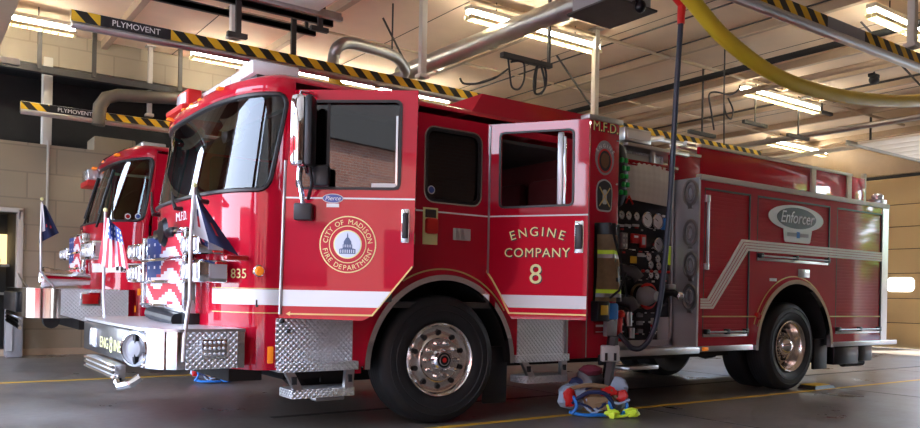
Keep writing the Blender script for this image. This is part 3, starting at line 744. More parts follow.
# raised roof
X = lambda *a: Vector(a)
q = MB(); y0, y1 = .10, WID-.10
a = [(.28, y0, 2.63), (.28, y1, 2.63), (.50, y1-.03, 2.80), (.50, y0+.0, 2.80)]
q.add(m_red, [(.36, y0-.03, 2.60), (.36, y1+.03, 2.60), (.50, y1, 2.80), (.50, y0, 2.80), (2.1, y0-.03, 2.60), (2.1, y1+.03, 2.60), (2.1, y1, 2.80), (2.1, y0, 2.80)],
      [[0, 3, 2, 1], [0, 4, 7, 3], [1, 2, 6, 5], [3, 7, 6, 2], [4, 5, 6, 7]])
q.build('raised_roof', ENG)
# rear block of the cab with lettering
q = MB().box(m_red, 1.70, 2.10, 0, WID, .49, 2.74, .008)
q.build('rear_wall', ENG)
MB().box(m_alu, 1.67, 2.13, -.02, WID+.02, 2.74, 2.785, .006).build('roof_cap', ENG)
q = MB(); mm = side_map(0, .004)
q.text(m_black, 'M.F.D.',   .13, lambda u, v, w_: (1.918+u, -.003-w_*.5, 2.636+v)); q.text(m_gold2, 'M.F.D.', .13, lambda u, v, w_: (1.905+u, -.006-w_*.5, 2.644+v)); q.build('lettering', ENG)
q = MB()
c = at(604.5, 160, 1, 0); cx, cz = c.x, c.z
q.plate(m_grey, [circ(cx, cz+.02, .125, 28, .165)], -.003, .004).plate(m_redp, [circ(cx, cz-.01, .095, 28, .115)], -.006, .004).plate(m_black, [circ(cx, cz-.01, .078, 24, .098)], -.007, .004).plate(simple('bear_brown', (.16, .07, .03), .7), [roundpoly([(cx-.05, cz-.06), (cx-.06, cz+.02), (cx-.02, cz+.07), (cx+.05, cz+.05), (cx+.055, cz-.03), (cx+.01, cz-.09)], .03)], -.009, .004)
q.arctext(m_white, 'ENGINE', .05, cx, cz, .118, 90, 22, lambda u, v, w_: (u, -.009-w_*.3, v)); q.build('emblem', ENG)
c = at(604, 196, 1, 0); cx, cz = c.x, c.z
sh = roundpoly([(cx-.10, cz-.15), (cx-.11, cz+.05), (cx-.09, cz+.13), (cx, cz+.17), (cx+.09, cz+.13), (cx+.11, cz+.05), (cx+.10, cz-.15)], .05)
q = MB().plate(m_silverp, [sh], -.003, .004).plate(m_black, [[(cx+(a-cx)*.88, cz+(b-cz)*.9) for a, b in sh]], -.006, .004).plate(m_silverp, [roundpoly([(cx-.03, cz-.08), (cx-.025, cz+.06), (cx+.025, cz+.06), (cx+.03, cz-.08)], .02)], -.009, .004)
for sx_ in (-1, 1):
    q.tube(m_gold, [(cx-sx_*.07, -.010, cz-.10), (cx+sx_*.07, -.010, cz+.08)], .006, 6)
q.build('emblem', ENG)
MB().box(m_alu, 1.693, 1.703, -.006, 0, .5, 2.73).build('edge_trim', ENG)
for k in range(5): MB().ell(m_chrome, (2.07, -.002, .9+k*.42), .012, 8).build('rivet', ENG)

# belt line, stripes, arches
MB().box(m_white, -.42, .52, -.004, 0, 1.728, 1.74).box(m_white, 1.44, 1.70, -.004, 0, 1.728, 1.74).build('belt_line', ENG)
arch(ENG, .07, .48, .69, .70, -.012, .045, m_chrome, t=.05)
arch(ENG, .07, .48, .775, .785, -.001, .012, m_gold, 'arch_pinstripe', 35, 120, .004)
q = MB().grid(m_dark, lambda u, v: (.07+.72*math.cos(math.pi*u), .04+v*.75, .48+.73*math.sin(math.pi*u)), 28, 2); q.box(m_dark, -.64, .78, .78, .80, .3, 1.2); q.build('wheel_well', ENG)
q = MB(); cab.band(q, m_white, .02, 1.02, .965, 1.075, .004); q.build('stripe', ENG)
q = MB(); cab.band(q, m_white, math.pi-1.02, math.pi-.02, .965, 1.075, .004); q.build('stripe', ENG)
q = MB(); cab.band(q, m_gold, .02, 1.02, 1.078, 1.084, .004); cab.band(q, m_gold, .02, 1.02, .905, .911, .004); q.build('pinstripe', ENG)
n0 = at(229, 277, 1, .01)
q = MB()
def cabtxt(mb, m, s_, size, phi, z, off, cabo=cab, ms=1, bold=.002):
    ds = (cabo.pt(phi+.02, z)-cabo.pt(phi-.02, z)).length/.04
    mb.text(m, s_, size, lambda u, v, w_: cabo.pt(phi-u/ds, z+v, -(off+w_*.5)), bold=bold)
q = MB(); cabtxt(q, m_gold2, '835', .098, .62, 1.152, -.006, bold=0); q.build('lettering', ENG)
q = MB(); cabtxt(q, m_fwhite, 'M.F.D.', .10, 1.50, 1.61, -.006, bold=0); q.build('lettering', ENG)
p = at(258.5, 271, 1, 0)
MB().lathe(m_chrome, [(.040, .01), (.042, -.012), (.034, -.016)], (p.x, -.0, p.z), 'y', 20).lathe(m_amber, [(.034, -.016), (.025, -.03), (0, -.034)], (p.x, 0, p.z), 'y', 20).build('marker_lamp', ENG)
p = at(270, 355, 1, 0)
MB().box(m_amber, p.x-.022, p.x+.022, -.012, 0, p.z-.06, p.z+.06, .006).build('reflector', ENG)
MB().cyl(m_satin, (-1.345, -.012, .90), (-1.325, -.012, 2.0), .012, n=8).build('door_hinge', ENG)
MB().cyl(m_satin, (.515, -.012, 1.25), (.515, -.012, 2.50), .010, n=8).build('door_hinge', ENG)

# steps below the doors
def step(x0, x1, xa, xb, zt_, zb_, z2):
    g = MB().box(m_dia, x0, x1, -.012, .02, zt_-.02, .87, .004)
    g.build('step_well', ENG)
    g = MB().box(m_dia, xa-.02, xb+.02, -.06, .25, zt_-.05, zt_+.015, .006).build('step', ENG)
    for xx, sl in ((xa+.02, .06), (xb-.09, -.02)):
        g = MB().add(m_alu, [(xx-sl*.0, -.07, zt_-.05), (xx+.07, -.07, zt_-.05), (xx+.07+sl, -.09, z2+.03), (xx+sl, -.09, z2+.03), (xx, -.03, zt_-.05), (xx+.07, -.03, zt_-.05), (xx+.07+sl, -.05, z2+.03), (xx+sl, -.05, z2+.03)],
              [[0, 1, 2, 3], [4, 7, 6, 5], [0, 3, 7, 4], [1, 5, 6, 2], [0, 4, 5, 1], [3, 2, 6, 7]])
        g.box(m_dark, xx+.02+sl*.4, xx+.05+sl*.5, -.092, -.06, z2+.07, zt_-.08).build('step_bracket', ENG)
    MB().box(m_dia, xa+.07, xb-.02, -.08, .16, z2-.035, z2+.03, .006).build('step', ENG)
step(-1.37, -.76, -1.34, -.75, .535, .3, .33)
step(.86, 1.42, .85, 1.42, .53, .3, .33)
MB().box(m_red, -.76, -.68, -.004, .02, .45, .87).build('sill_panel', ENG)
MB().box(m_satin, 1.42, 1.452, -.02, 0, .52, .87, .004).build('edge_trim', ENG)
MB().box(m_red, 1.455, 1.70, -.004, .2, .49, .88, .004).build('sill_panel', ENG)
MB().box(m_black, .58, .84, .10, .13, .12, .62, .01).build('mud_flap', ENG)
for x, z in ((-1.33, .85), (-1.28, .78)): MB().ell(m_dark, (x, -.015, z), .018, 8).build('bolt', ENG)
MB().box(m_satin, -1.08, -.84, -.06, .04, .265, .295, .012).build('step_light', ENG)

# open doors (local x along the door, y into the cab)
def atdoor(px, py, hx, ang, off=0):
    a = math.radians(ang); dr = Vector((math.cos(a), -math.sin(a), 0)); n = Vector((math.sin(a), math.cos(a), 0))
    p0 = Vector((hx, 0, 0))+n*off; v = ray(px, py); t = (p0-C0).dot(n)/v.dot(n); q_ = C0+v*t-p0
    return (q_.dot(dr), q_.z)
def door(hx, ang, outl, wn, nm):
    o = MB().plate(m_red, [outl, wn], .025, .05).box(m_int, outl[0][0]+.12, .8, .05, .07, 1.0, 1.7, .01).build('door', ENG, loc=(hx, 0, 0), rotz=-math.radians(ang))
    return o
A1, A2, H1, H2 = 38, 57, -1.347, .505
D1 = [(0, .873), (.0, 1.70), (.111, 2.505), (.968, 2.508), (.955, 1.262)] + [(.90, 1.195), (.84, 1.12), (.78, 1.045), (.71, .955), (.64, .885), (.60, .866)]
W1 = [atdoor(*q_, H1, A1) for q_ in ((309, 101.5), (401.5, 101.5), (399, 189), (296.5, 188))]
dr1 = door(H1, A1, D1, roundpoly(W1, .04), 'door')
def frame(outl, k, m, par, y=-.004, t=.012):
    c = Vector((sum(p[0] for p in outl)/len(outl), sum(p[1] for p in outl)/len(outl)))
    o_ = [tuple(c+(Vector(p)-c)*(1+k/((Vector(p)-c).length))) for p in outl]
    i_ = [tuple(c+(Vector(p)-c)*(1-k/((Vector(p)-c).length))) for p in outl]
    MB().plate(m, [roundpoly(o_, .05), roundpoly(i_, .035)], y, t).build('window_frame', par)
frame(W1, .014, m_black, dr1)
q = MB().plate(m_glassd, [roundpoly(W1, .04)], .03, .005).build('window_glass', dr1)
wx = W1[0][0]; q = MB().box(m_black, wx+.13, wx+.15, .02, .04, W1[2][1], W1[0][1]).build('window_bar', dr1)
MB().box(m_silverp, W1[2][0]-.20, W1[2][0]-.02, .012, .02, W1[2][1]+.01, W1[2][1]+.04).box(m_lens, W1[2][0]-.03, W1[2][0]-.016, .012, .02, W1[2][1]+.02, W1[1][1]-.1).build('window_label', dr1)
q = MB().box(m_white, .01, .958, -.003, 0, 1.728, 1.740).build('belt_line', dr1)
q = MB().plate(m_white, [[(.0, 1.076), (.80, 1.076), (.716, .960), (.0, .960)]], -.002, .003).build('stripe', dr1)
g = MB().plate(m_gold, [[(.05, .905), (.08, .922), (.08, .910), (.665, .910), (.945, 1.262), (.950, 1.250), (.672, .899), (.08, .899), (.08, .888)]], -.002, .003)
g.build('pinstripe', dr1)
# seal
c = atdoor(347.8, 244.5, H1, A1); cx, cz = c; R_ = .203
dm = lambda off: (lambda u, v, w_: (u, -off-w_*.3, v))
q = MB().plate(m_gold2, [circ(cx, cz, R_, 60)], -.001, .003).plate(m_fred, [circ(cx, cz, R_*.96, 48)], -.003, .003).plate(m_gold2, [circ(cx, cz, R_*.66, 48)], -.005, .003).plate(m_fred, [circ(cx, cz, R_*.63, 48)], -.007, .003).plate(m_gold2, [circ(cx, cz, R_*.50, 48)], -.009, .003).plate(m_capw, [circ(cx, cz, R_*.46, 48)], -.011, .003)
q.arctext(m_gold2, 'CITY OF MADISON', .050, cx, cz, R_*.71, 90, 12.6, dm(.006))
q.arctext(m_gold2, 'FIRE DEPARTMENT', .050, cx, cz, R_*.90, 270, 11.6, dm(.006), True)
k = R_*.46
q.plate(m_capb, [[(cx-k*.62, cz-k*.72), (cx-k*.62, cz-k*.35), (cx-k*.36, cz-k*.30), (cx-k*.36, cz), (cx-k*.30, cz+.0), (cx-k*.28, cz+k*.22), (cx-k*.12, cz+k*.48), (cx-k*.05, cz+k*.52), (cx-k*.04, cz+k*.7), (cx, cz+k*.9), (cx+k*.04, cz+k*.7), (cx+k*.05, cz+k*.52), (cx+k*.12, cz+k*.48), (cx+k*.28, cz+k*.22), (cx+k*.30, cz), (cx+k*.36, cz), (cx+k*.36, cz-k*.30), (cx+k*.62, cz-k*.35), (cx+k*.62, cz-k*.72)]], -.013, .003)
for i in range(7): xx = cx-k*.5+i*k/6; q.box(m_capw, xx-.003, xx+.003, -.0165, -.0145, cz-k*.66, cz-k*.40)
for i in range(5): xx = cx-k*.26+i*k*.13; q.box(m_capw, xx-.002, xx+.002, -.0165, -.0145, cz-k*.22, cz-k*.02)
q.build('seal', dr1)
c = atdoor(333, 198.5, H1, A1)
q = MB().plate(m_silverp, [circ(c[0], c[1], .076, 24, .034)], -.004, .004).plate(m_bluev, [circ(c[0], c[1], .070, 24, .028)], -.007, .004)
q.text(m_white, 'Pierce', .045, lambda u, v, w_: (c[0]+u, -.010-w_*.3, c[1]-.014+v), shear=.3)
q.box(m_white, c[0]-.045, c[0]+.045, -.004, 0, c[1]-.062, c[1]-.036); q.build('emblem', dr1)
def handle(par, px0, px1, py0, py1, H, A):
    a = atdoor(px0, py0, H, A); b = atdoor(px1, py1, H, A)
    q_ = MB().box(m_chrome, a[0], b[0], -.012, 0, b[1], a[1], .01).box(m_black, a[0]+.008, b[0]-.008, -.03, -.01, b[1]+.03, a[1]-.03, .008)
    q_.build('handle', par)
handle(dr1, 401.5, 409, 209, 243, H1, A1)
# mirror
s0 = atdoor(294.5, 100, H1, A1, -.12)[0]; s1 = atdoor(309, 100, H1, A1, -.12)[0]; s2 = atdoor(317, 100, H1, A1, -.12)[0]
zt_ = atdoor(300, 97, H1, A1, -.12)[1]; zb_ = atdoor(300, 169, H1, A1, -.12)[1]
MB().box(m_chrome, s0, s1+.01, -.26, -.09, zb_, zt_, .045).box(m_black, s1, s2, -.25, -.10, zb_+.01, zt_-.01, .02).build('mirror', dr1)
a = atdoor(303, 94, H1, A1, -.1); b = atdoor(314, 96, H1, A1)
MB().tube(m_chrome, [(s0+.05, -.17, zt_-.03), (s0+.06, -.17, zt_+.025), (s0+.10, -.12, zt_+.03), (b[0]+.02, 0, b[1])], .013, 8).build('mirror_arm', dr1)
c = atdoor(304, 212, H1, A1, -.03)
MB().tube(m_chrome, [(s0+.06, -.17, zb_+.03), (s0+.055, -.17, zb_-.08), (c[0]-.0, -.10, zb_-.17), (c[0], -.045, c[1]+.03)], .018, 8).tube(m_black, [(s1+.02, -.15, zb_+.02), (s1+.035, -.13, zb_-.10), (c[0]+.03, -.04, zb_-.20)], .012, 8).build('mirror_arm', dr1)
MB().box(m_black, c[0]-.065, c[0]+.065, -.08, 0, c[1]-.06, c[1]+.06, .012).build('mirror_clamp', dr1)
a = atdoor(312, 165, H1, A1, -.05); b = atdoor(330, 187, H1, A1, -.05)
MB().box(m_black, a[0], b[0], -.10, -.03, b[1], a[1], .02).build('spot_mirror', dr1)

D2 = [(.0, 2.515), (0, 1.22), (.06, 1.13), (.12, 1.03), (.18, .94), (.235, .87), (.870, .877), (.866, 2.512)]
W2 = [atdoor(*q_, H2, A2) for q_ in ((500.5, 133.5), (574, 129.3), (573, 205), (499.7, 207.8))]
dr2 = door(H2, A2, D2, roundpoly(W2, .05), 'door')
frame(W2, .012, m_black, dr2)
MB().box(m_satin, W2[1][0]-.14, W2[1][0]-.09, .02, .05, W2[2][1], W2[1][1]-.01, .008).box(m_lens, W2[1][0]-.085, W2[1][0]-.065, .01, .04, W2[2][1], W2[1][1]-.05, .005).build('window_sash', dr2)
MB().box(m_white, .0, .868, -.003, 0, 1.728, 1.740).build('belt_line', dr2)
MB().plate(m_white, [[(.125, 1.072), (.868, 1.072), (.868, .966), (.205, .966)]], -.002, .003).build('stripe', dr2)
MB().plate(m_gold, [[(.005, 1.28), (.06, 1.205), (.13, 1.09), (.215, .925), (.866, .925), (.866, .912), (.207, .912), (.12, 1.08), (.05, 1.195), (.0, 1.262)]], -.002, .003).build('pinstripe', dr2)
q = MB()
def dtext(mb, s_, size, cx, cz, arc=None):
    for (m_, dx, dz, off, b_) in ((m_black, .008, -.007, .003, 0), (m_gold2, 0, 0, .006, 0)):
        if arc: mb.arctext(m_, s_, size, cx+dx, cz+dz-arc, arc, 90, math.degrees(size*.80/arc), dm(off), bold=b_)
        else: mb.text(m_, s_, size, lambda u, v, w_: (cx+dx+u, -off-w_*.3, cz+dz+v), bold=b_, spacing=1.12)
c = atdoor(536.5, 257, H2, A2); dtext(q, 'COMPANY', .108, *c)
c2 = atdoor(537, 236, H2, A2); dtext(q, 'ENGINE', .108, c2[0], c2[1]+.0, .70)
c3 = atdoor(535.5, 283.5, H2, A2); dtext(q, '8', .235, *c3)
q.build('lettering', dr2)
handle(dr2, 575, 583.5, 221, 253, H2, A2)
# items between the doors
a = at(423, 207, 1, 0); b = at(437, 245, 1, 0)
MB().box(m_gold2, a.x, b.x, -.006, 0, b.z, a.z, .002).box(m_dksteel, a.x+.02, b.x-.02, -.009, -.004, a.z-.08, a.z-.015).box(m_redp, a.x+.012, b.x-.012, -.05, 0, b.z+.085, a.z-.085, .022).build('side_light', ENG)
a = at(453, 228, 1, 0); b = at(470, 241, 1, 0)
MB().box(m_silverp, a.x, b.x, -.008, 0, b.z, a.z, .003).box(m_alu, a.x+.02, a.x+.05, -.011, -.005, b.z+.01, a.z-.01).box(m_alu, a.x+.07, a.x+.10, -.011, -.005, b.z+.01, a.z-.01).build('vent_plate', ENG)

# front: bumper
def plan(off=0, z=0): return [(-1.60, -.012-off), (-2.0, -.012-off)] + [(-2.0-(.22+off)*math.sin(math.radians(a)), .30-(.312+off)*math.cos(math.radians(a))) for a in range(10, 91, 10)] + [(-2.235-off, 1.22)]
half = plan(); full = half + [(x, WID-y) for x, y in half[::-1][1:]]
def prism_z(mb, m, pts, z0, z1, top=None):
    n = len(pts); vs = [(x, y, z0) for x, y in pts]+[(x, y, z1) for x, y in pts]
    mb.add(m, vs, [[i, (i+1) % n, n+(i+1) % n, n+i] for i in range(n)])
    mb.add(top or m, vs, [list(range(n))[::-1], list(range(n, 2*n))]); return mb
q = MB(); prism_z(q, m_chrome, full, .53, .78, m_dia)
bp = q.build('bumper', ENG)
q = MB(); h2 = plan(.015); f2 = h2 + [(x, WID-y) for x, y in h2[::-1][1:]]; prism_z(q, m_alu, f2, .78, .80, m_dia)
q.build('bumper_top', ENG)
MB().box(m_dia, -2.0, -1.655, -.026, -.012, .53, .785).build('bumper_side', ENG); MB().box(m_dia, -2.0, -1.655, WID+.012, WID+.026, .53, .785).build('bumper_side', ENG)
a = at(201, 339, 1, -.02); b = at(226, 357, 1, -.02)
q = MB().box(m_chrome, a.x, b.x, -.045, -.02, b.z, a.z, .008)
for i in range(5):
    for j in range(3):
        xx = a.x+.025+i*(b.x-a.x-.05)/4; zz = b.z+.025+j*(a.z-b.z-.05)/2; q.ell(m_lens, (xx, -.045, zz), (.013, .012, .013), 8)
q.build('warning_light', ENG)
# front face equipment on the bumper
q = MB().box(m_blackg, -2.262, -2.20, .26, 2.05, .54, .775, .01)
q.build('bumper_panel', ENG)
q = MB(); fm = lambda y, z: (lambda u, v, w_: (-2.264-w_*.5, y-u*1.3, z+v))
for s_, yy, sz, dz in (('ENG', 1.22, .120, .0), ('8', .975, .17, -.02), ('INE', .765, .120, 0)): q.text(m_gold2, s_, sz, fm(yy, .60+dz))
q.build('lettering', ENG)
q = MB(T=Matrix.Translation((-2.19, .32, .655)) @ Matrix.Rotation(math.radians(32), 4, 'Z')).lathe(m_chrome, [(.0, .0), (.115, .0), (.125, -.04), (.12, -.085), (.105, -.09)], (0, 0, 0), 'x', 28).lathe(m_grey, [(.105, -.085), (.09, -.07), (.06, -.066), (.055, -.085), (.03, -.09), (0, -.092)], (0, 0, 0), 'x', 24)
q.build('siren', ENG)
q = MB().box(m_lens, -2.28, -2.23, 1.50, 1.70, .58, .74, .02).box(m_head, -2.285, -2.28, 1.53, 1.67, .60, .72); q.build('bumper_light', ENG)
q = MB().box(m_alu, -2.34, -2.26, .50, 1.50, .43, .53, .01)
for k in range(3): q.cyl(m_chrome, (-2.345, .50, .445+.034*k), (-2.345, 1.50, .445+.034*k), .012, n=8)
q.tube(m_chrome, [(-2.31, .50, .44), (-2.33, .42, .43), (-2.33, .34, .40), (-2.28, .28, .42), (-2.22, .28, .46)], .03, 8)
q.build('grab_bar', ENG)

# grille with painted flag, headlamps
GX = -1.80
q = MB().box(m_chrome, GX-.02, GX+.10, .62, 1.82, .88, 1.52, .02)
gr = q.build('grille', ENG)
def gridflag(u, v): return (GX-.026, 1.76-u*1.08, .92+v*.57)
def flagcol(i, j, nu=24, nv=24):
    u, v = (i+.5)/nu, (j+.5)/nv
    if u < .42-(.62-v)*.0 and v > .36+.25*u: return m_fblue if not ((i % 4 == 1) and (j % 4 == 1)) else m_fwhite
    s_ = v+.14*math.sin(u*6.5)+.3*u
    return m_fred if int(s_*6.5) % 2 == 0 else m_fwhite
MB().grid(m_fblue, gridflag, 24, 24, flagcol).build('painted_flag', gr)
for zz in (1.30, 1.12, .93): MB().box(m_chrome, GX-.06, GX-.02, .60, 1.84, zz-.014, zz+.014, .006).build('grille_bar', gr)
for yy in (.62, 1.82): MB().box(m_chrome, GX-.05, GX, yy-.03, yy+.03, .90, 1.50, .01).build('grille_post', gr)
MB().lathe(m_blackg, [(0, -.03), (.09, -.03), (.12, 0)], (GX-.03, 1.22, 1.52), 'x', 20).box(m_blackg, GX-.05, GX+.02, .95, 1.5, 1.47, 1.55, .02).box(m_chrome, GX-.045, GX, .6, 1.0, 1.50, 1.53, .01).build('emblem', gr)
def lamp(y0, y1, z0, z1, x1):
    q_ = MB().box(m_chrome, -1.87, x1, y0, y1, z0, z1, .02)
    q_.box(m_head, -1.885, -1.86, y0+.03, y1-.03, z0+.025, z1-.025, .008)
    o = q_.build('headlamp', ENG)
    w_ = (y1-y0-.08)/2
    for k in (0, 1): MB().lathe(m_lens, [(.055, 0), (.06, -.012), (.04, -.018), (0, -.02)], (-1.884, y0+.04+w_*(k+.5), (z0+z1)/2), 'x', 18).build('lens', o)
    MB().box(m_lens, -1.80, x1-.015, y0-.006 if y0 < 1 else y1, y0 if y0 < 1 else y1+.006, z0+.03, z1-.03).build('side_lens', o)
lamp(.17, .60, 1.115, 1.275, -1.66); lamp(.20, .60, 1.315, 1.455, -1.68)
lamp(1.84, 2.27, 1.115, 1.275, -1.66); lamp(1.84, 2.24, 1.315, 1.455, -1.68)
MB().box(m_rlens, -1.72, -1.56, .045, .12, 1.275, 1.31, .01).build('turn_signal', ENG)
MB().box(m_dark, -1.80, -1.7, .66, 1.78, .80, .90, .01).cyl(m_black, (-1.83, .8, .83), (-1.83, 1.6, .86), .05, n=10).build('winch_cover', ENG)
for yy in (.40, 1.05, 1.7): MB().tube(m_black, [(-1.745, yy, 1.70), (-1.80, yy-.02, 1.70), (-1.80, yy+.05, 1.76), (-1.73, yy+.32, 1.83), (-1.68, yy+.55, 1.95)], [.02, .02, .012, .01, .008], 6).build('wiper', ENG)
# roof equipment
q = MB()
def lb(y, zc, L_, seg, x0, x1):
    pass
q.box(m_black, -1.42, -1.12, .34, 2.06, 2.64, 2.76, .01)
q.build('light_bar_base', ENG)
for i, (y0, y1, sh) in enumerate(((.32, .62, 0), (.62, .90, 1), (.90, 1.18, 1), (1.18, 1.46, 1), (1.46, 1.74, 1), (1.74, 2.08, 0))):
    MB().box(m_head, -1.46+(.03 if sh else 0), -1.08, y0+.010, y1-.010, 2.675, 2.785, .02).box(m_head, -1.462+(.03 if sh else 0), -1.44+(.03 if sh else 0), y0+.03, y1-.03, 2.69, 2.77).build('light_module', ENG)
p = at(184, 107, 1, 2.05)
MB().box(m_redp, -1.56, -1.44, 1.58, 1.90, 2.655, 2.80, .012).box(m_head, -1.572, -1.56, 1.61, 1.87, 2.68, 2.775, .004).box(m_redp, -1.62, -1.42, 1.55, 2.05, 2.61, 2.66, .015).build('camera_housing', ENG)
for yy in (.55, 1.0, 1.22, 1.44, 1.9): MB().box(m_amber, -1.645, -1.60, yy-.035, yy+.035, 2.565, 2.585, .006).build('clearance_lamp', ENG)

# flag poles with flags
def cloth(name, par, fn, nu, nv, mf):
    return MB().grid(m_blue, fn, nu, nv, mf).build(name, par, 60)
fp_ = MB().tube(m_satin, [at(183.5, 362, 1, -.03), at(184.5, 340, 1, -.03), at(187, 318, 1, 0), at(190, 300, 1, 0), at(191, 240, 1, 0), at(194.5, 188, 1, 0)], .013, 8).ell(m_gold2, tuple(at(194.6, 185, 1, 0)), .018, 8).build('flag_pole', ENG)
def f1(u, v):
    x0 = 195+(-3)*(1-v); y0_ = 194+(1-v)*40
    x1 = 199+(1-v)*40; y1_ = 198+(1-v)*58
    p = at(x0+(x1-x0)*u, y0_+(y1_-y0_)*u, 1, -.02+.03*math.sin(u*7+v*2)); return p
cloth('flag', fp_, f1, 14, 12, lambda i, j: m_fwhite if i < 5 and not (i == 2 and 2 < j < 8) else (m_fred if (i in (2, 9) and j in (3, 4, 5)) else m_blue))
fp2 = MB().tube(m_satin, [at(104.5, 318, 0, -2.15), at(103.5, 290, 0, -2.15), at(104.5, 250, 0, -2.15), at(105.5, 212, 0, -2.15)], .012, 8).ell(m_gold2, tuple(at(105.5, 210, 0, -2.15)), .02, 8).build('flag_pole', ENG)
def f2_(u, v):
    w_ = 1-v; k_ = (1-u)*(1-w_), u*(1-w_), (1-u)*w_, u*w_
    xx = 105.5*k_[0]+121*k_[1]+98*k_[2]+129*k_[3]; yy_ = 217*k_[0]+230*k_[1]+262*k_[2]+272*k_[3]+3*math.sin(u*6)*w_
    return at(xx, yy_, 0, -2.17+.025*math.sin(u*9+v*3))
cloth('flag', fp2, f2_, 18, 16, lambda i, j: (m_fwhite if (i % 3 == 1 and j % 2 == 0) else m_fblue) if (j > 9 and i > 3) else (m_fred if i % 4 < 2 else m_fwhite))

# chassis under everything
MB().box(m_dark, -1.5, 7.2, .72, 1.72, .46, .78).box(m_dark, -1.2, -.6, .25, .9, .40, .75).box(m_dark, .9, 4.3, .3, 2.1, .42, .56).cyl(m_dark, (.05, .2, .53), (.05, 2.3, .53), .07, n=10).cyl(m_dark, (5.1, .2, .53), (5.1, 2.3, .53), .09, n=10).ell(m_dark, (5.1, 1.22, .53), .25, 12).box(m_dark, -1.60, -1.35, .3, 2.1, .40, .60).build('chassis', ENG)
wheel(ENG, .055, .0, False, math.radians(-5), 1, .53, .34)
wheel(ENG, .055, WID-.0, False, 0, -1, .53, .34)
wheel(ENG, 5.12, .02, True, 0, 1, .525, .29)
wheel(ENG, 5.12, WID-.02, True, 0, -1, .525, .29)
# ---- pump house
PY = .34
q = MB().box(m_blackg, 2.10, 3.33, PY, PY+.06, .58, 2.10).box(m_dark, 2.10, 3.33, PY+.06, WID, .55, 2.5)
pp = q.build('pump_panel', ENG)
MB().box(m_alu, 2.10, 3.35, -.01, PY+.02, .50, .56, .006).box(m_alu, 2.10, 3.35, -.03, .0, .49, .555, .008).build('running_board', ENG)
MB().box(m_alu, 2.2, 2.62, -.10, .1, .36, .40, .008).build('pull_step', ENG)
MB().box(m_satin, 3.27, 3.30, PY-.03, PY, .58, 2.5).box(m_satin, 2.12, 3.30, PY-.03, PY, .56, .62).build('panel_trim', ENG)
P = lambda px, py, y=PY: at(px, py, 1, y)
# quilted speedlay cover
def quilt(u, v):
    a = P(622+u*49, 160+u*9-(0)); b = P(623+u*46, 199+u*9)
    x = a.x+(b.x-a.x)*(1-v); z = b.z+(a.z-b.z)*v
    return (x, PY-.05-.03*math.sin(u*3.1)*math.sin(v*3)-.006*abs(math.sin(u*30)*math.sin(v*18)), z)
MB().grid(m_quilt, quilt, 34, 22).build('speedlay_cover', ENG)
MB().box(m_dred, 2.10, 3.33, PY-.06, PY-.02, 2.46, 2.50, .008).box(m_dred, 2.10, 3.33, PY-.06, WID-.3, 2.44, 2.46).build('cover_rail', ENG)
MB().tube(m_redp, [P(626, 203, .26), P(629, 196, .26), P(633, 204, .26)], .01, 6).build('cover_strap', ENG)
def gbox(name, px0, px1, py0, py1, m, d=.02, b=.004, par=pp, y=PY):
    a = P(px0, py0, y); c = P(px1, py1, y); return MB().box(m, a.x, c.x, y-d, y, c.z, a.z, b).build(name, par)
def gauge(px, py, r_, m=m_alu, d=.03, name='gauge'):
    c = P(px, py); q_ = MB().lathe(m_chrome, [(r_, 0), (r_, -d), (r_*.86, -d-.006)], (c.x, PY, c.z), 'y', 22).lathe(m, [(r_*.86, -d+.002), (0, -d+.002)], (c.x, PY, c.z), 'y', 22)
    q_.tube(m_black, [(c.x, PY-d-.0, c.z), (c.x-r_*.5, PY-d-.0, c.z+r_*.3)], .004, 4)
    return q_.build(name, pp)
for x in (620, 627, 635): gauge(x, 215+(x-620)*.1, .045, m_silverp); gbox('label_plate', x-3, x+3, 224, 227, m_silverp)
gauge(645.5, 220, .085, m_white); gauge(656, 221.5, .085, m_white)
gbox('blue_gauge', 660.5, 665, 218, 230, m_bblue, .015); gbox('label_plate', 662, 664.5, 215, 217.5, m_white, .012)
gbox('control_box', 630.5, 637.5, 233.5, 243.5, m_redp, .03); gbox('control_label', 632, 636, 235.5, 238, m_white, .035); gbox('control_box', 639, 644, 234.5, 248, m_redp, .03); gbox('control_screen', 640, 643, 237, 245, m_lens, .035)
gbox('pressure_governor', 619.5, 625.5, 232.5, 249, m_grey, .03)
for k in range(6): gbox('button', 620.4+(k % 2)*2.6, 622+(k % 2)*2.6, 234+(k//2)*5, 237+(k//2)*5, m_silverp, .04, .002)
gauge(653, 245, .075, m_alu, .08, 'valve_knob')
gbox('yellow_plate', 630, 636, 256, 263.5, m_ylab, .012); gbox('label_plate', 637, 644, 253, 257, m_silverp, .012)
for x, y_ in ((647, 257), (656, 259), (649, 265), (657, 266)): gauge(x, y_, .045, m_silverp)
for k in range(7):
    x = 638+k*4.2; y_ = 271+k*.2; c = P(x, y_)
    MB().cyl(m_chrome, (c.x, PY, c.z), (c.x, PY-.06, c.z), .010, n=8).ell(m_silverp if k % 2 else m_redp, (c.x, PY-.07, c.z), (.024, .02, .018), 8).build('pull_knob', pp)
for x, y_ in ((649, 273), (655, 274)): gauge(x, y_+2, .04, m_white)
random.seed(3)
for r0, n_ in ((228, 7), (250, 8), (279, 8), (312, 6), (322, 5), (332, 7)):
    for k in range(n_):
        x = 620+k*(666-620)/n_+random.uniform(0, 3); y_ = r0+random.uniform(-1.5, 1.5)
        if 632 < x < 662 and 282 < y_ < 312: continue
        gbox('label_plate', x, x+random.choice((1.6, 2.6, 3.2)), y_, y_+random.choice((1, 1.4, 2)), random.choice((m_silverp, m_silverp, m_white, m_redp)), .008, .001)
gbox('access_panel', 657, 668, 317, 341, m_satin, .012); gbox('drain_plate', 650.5, 655.5, 318, 334, m_silverp, .012)
